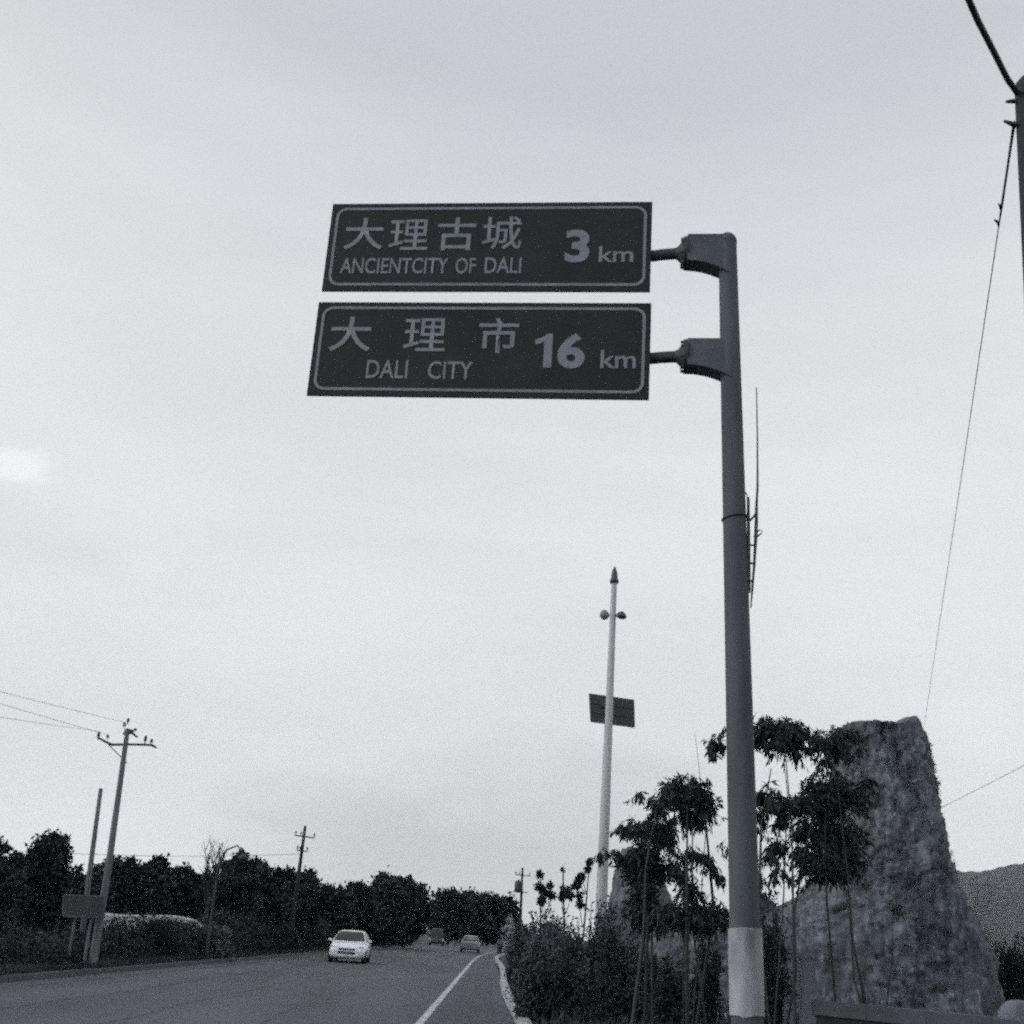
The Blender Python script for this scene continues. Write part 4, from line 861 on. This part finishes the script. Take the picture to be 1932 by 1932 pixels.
# ------------------------------------------------------------------ cars
def loft(sections):
    n = len(sections[0]); vs = [v for s in sections for v in s]; b = MB()
    b.add(vs, [(i * n + j, i * n + (j + 1) % n, (i + 1) * n + (j + 1) % n, (i + 1) * n + j) for i in range(len(sections) - 1) for j in range(n)], True)
    b.add(sections[0], [tuple(range(n - 1, -1, -1))]); b.add(sections[-1], [tuple(range(n))]); return b
def car(name, label, pos, rz, paint, van=False, rear=False):
    """front at -y; rotate by rz"""
    o = thing(name, label, 'car', pos, rz, 'cars on the road')
    L = 4.4; zr = 1.47 if not van else 1.95
    st = [(0, .33, .60, .62), (.05, .25, .68, .74), (.16, .22, .74, .82), (.45, .20, .83, .875), (.9, .2, .90, .89), (1.3, .2, .965, .895), (2.2, .2, .985, .90), (3.3, .2, .99, .895), (3.9, .22, .985, .87), (4.25, .26, .93, .83), (4.38, .34, .80, .74)]
    secs = []
    for y, zb, zt, hw in st:
        y -= L / 2; half = [(hw * .86, zb), (hw * .97, zb + .1), (hw, zb + .28 * (zt - zb) + .08), (hw * .985, zb + .7 * (zt - zb)), (hw * .93, zt - .05), (hw * .80, zt - .005), (hw * .4, zt + .018), (0, zt + .025)]
        secs.append([(x, y, z) for x, z in half] + [(-x, y, z) for x, z in half[-2::-1]])
    loft(secs).build('body', paint, o)
    # cabin
    f0, f1, r1, r0 = (1.15, 2.0, 3.35, 4.05) if not van else (.75, 1.35, 4.1, 4.3)
    zb = .95; cs = []
    prof = [(f0, zb + .0), (f0 + (f1 - f0) * .5, zb + (zr - zb) * .55), (f1, zr - .035), (f1 + .5, zr), (r1 - .4, zr - .005), (r1, zr - .06), (r1 + (r0 - r1) * .5, zb + (zr - zb) * .5), (r0, zb)]
    for y, zt in prof:
        y -= L / 2; t = (zt - zb) / (zr - zb); hw = .83 - .23 * t; hb = .83
        cs.append([(hb, y, zb - .05), (hb - (hb - hw) * .5, y, (zb + zt) / 2), (hw, y, zt - .03 * t), (hw * .85, y, zt), (0, y, zt + .02 * t), (-hw * .85, y, zt), (-hw, y, zt - .03 * t), (-hb + (hb - hw) * .5, y, (zb + zt) / 2), (-hb, y, zb - .05)])
    loft(cs).build('cabin', paint, o)
    def patch(nm, pts, m, off, th=.012):
        p = [Vector(q) for q in pts]; n = (p[1] - p[0]).cross(p[2] - p[0]).normalized()
        c = sum(p, Vector()) / len(p)
        if n.dot(Vector(off)) < 0: n = -n
        k = len(p); b = MB().add([q + n * th for q in p] + [q - n * .03 for q in p], [tuple(range(k)), tuple(range(2 * k - 1, k - 1, -1))] + [(i, (i + 1) % k, (i + 1) % k + k, i + k) for i in range(k)]); return b.build(nm, m, o)
    yf = lambda t: f0 + (f1 - f0) * t - L / 2 - .012
    zf = lambda t: zb + (zr - .035 - zb) * t
    hw = lambda t: .83 - .23 * t
    patch('windshield', [(-hw(.08) + .06, yf(.08), zf(.08) + .02), (hw(.08) - .06, yf(.08), zf(.08) + .02), (hw(.5) - .05, yf(.5), zf(.52) + .03), (hw(.93) - .06, yf(.93), zf(.93) + .01), (-hw(.93) + .06, yf(.93), zf(.93) + .01), (-hw(.5) + .05, yf(.5), zf(.52) + .03)], 'glass', (0, -1, .5), .022)
    yr = lambda t: r0 + (r1 - r0) * t - L / 2
    patch('rear_window', [(-hw(.12) + .08, yr(.12), zb + (zr - .06 - zb) * .12), (hw(.12) - .08, yr(.12), zb + (zr - .06 - zb) * .12), (hw(.9) - .08, yr(.9), zb + (zr - .06 - zb) * .9), (-hw(.9) + .08, yr(.9), zb + (zr - .06 - zb) * .9)], 'glass', (0, 1, .4), .022)
    for s in (-1, 1):
        ya, yb_, ym = f0 + .42 - L / 2, r0 - .35 - L / 2, (f0 + r0) / 2 - L / 2
        for (y0, y1, y2, y3) in ((ya, ym - .04, ym - .04, ya + .45), (ym + .04, yb_, yb_ - .4, ym + .04)):
            patch('side_window', [(s * .822, y0, zb + .06), (s * .822, y1, zb + .06), (s * .645, y2, zr - .11), (s * .645, y3, zr - .11)], 'glass', (s, 0, .3), .014)
        m_ = MB(); m_.lathe([(0, -.07), (.07, -.06), (.1, 0), (.08, .06), (0, .08)], 10, Matrix.Translation((s * .98, f0 + .38 - L / 2, 1.0)) @ Matrix.Diagonal((1.1, .6, .9, 1))); m_.build('mirror', paint, o)
        patch('headlight', [(s * .42, -L / 2 + .02, .66), (s * .78, -L / 2 + .16, .64), (s * .81, -L / 2 + .24, .76), (s * .60, -L / 2 + .10, .745)], 'headlamp', (0, -1, .2), .012)
        patch('fog_recess', [(s * .50, -L / 2 + .02, .36), (s * .74, -L / 2 + .10, .36), (s * .72, -L / 2 + .10, .45), (s * .54, -L / 2 + .02, .44)], 'rubber', (0, -1, 0), .012)
        patch('tail_light', [(s * .5, L / 2 - .04, .72), (s * .79, L / 2 - .12, .72), (s * .78, L / 2 - .14, .86), (s * .52, L / 2 - .09, .86)], 'glass', (0, 1, .2), .02)
        for yw in (.82, 3.5):
            M = Matrix.Translation((s * .80, yw - L / 2, .31)) @ Matrix.Rotation(R_(90), 4, 'Y')
            w = MB(); w.lathe([(.17, -.1), (.29, -.1), (.31, -.07), (.31, .07), (.29, .1), (.17, .1)], 22, M); wh = w.build('wheel', 'rubber', o)
            r = MB(); r.lathe([(0, -.085), (.18, -.085), (.2, -.06), (.2, .06), (.18, .085), (0, .085)], 18, M); r.build('rim', 'rim', wh)
    patch('grille', [(-.36, -L / 2 + .005, .58), (.36, -L / 2 + .005, .58), (.42, -L / 2 + .03, .665), (-.42, -L / 2 + .03, .665)], 'rubber', (0, -1, .1), .016)
    patch('lower_intake', [(-.48, -L / 2 + .03, .33), (.48, -L / 2 + .03, .33), (.40, -L / 2 + .01, .50), (.2, -L / 2 - .005, .535), (-.2, -L / 2 - .005, .535), (-.40, -L / 2 + .01, .50)], 'rubber', (0, -1, 0), .02)
    patch('number_plate', [(-.22, -L / 2 - .03, .42), (.22, -L / 2 - .03, .42), (.22, -L / 2 - .03, .53), (-.22, -L / 2 - .03, .53)], 'plate', (0, -1, 0), .01)
    patch('rear_plate', [(-.22, L / 2 + .0, .58), (.22, L / 2 + .0, .58), (.22, L / 2 - .0, .69), (-.22, L / 2 - .0, .69)], 'plate', (0, 1, 0), .03)
    MB().box((-.8, -L / 2 + .1, .2), (.8, L / 2 - .1, .27)).build('underside', 'rubber', o)
    return o
p = ground(650, 1817); car('car', 'white car with dark windscreen coming down the road', (p.x, p.y + 2.1, 0), R_(1), 'car_white')
p = ground(886, 1797); car('car', 'small pale grey car far down the road, seen from behind', (p.x, p.y + 2, 0), R_(180), 'car_grey')
p = ground(822, 1784); car('car', 'dark van with faint lamps under the far trees', (p.x, p.y + 2, 0), R_(0), 'car_dark', van=True)

D = 112; q = at(943, 1792, D); f = Vector((q.x, D, 0)); o = thing('marker_post', 'small dark roadside post with a pale top by the bend', 'post', f)
MB().box((-.22, -.08, 0), (.22, .08, .95)).build('shaft', 'concrete_dark', o); MB().box((-.26, -.1, .952), (.26, .1, 1.35)).build('top', 'concrete', o)
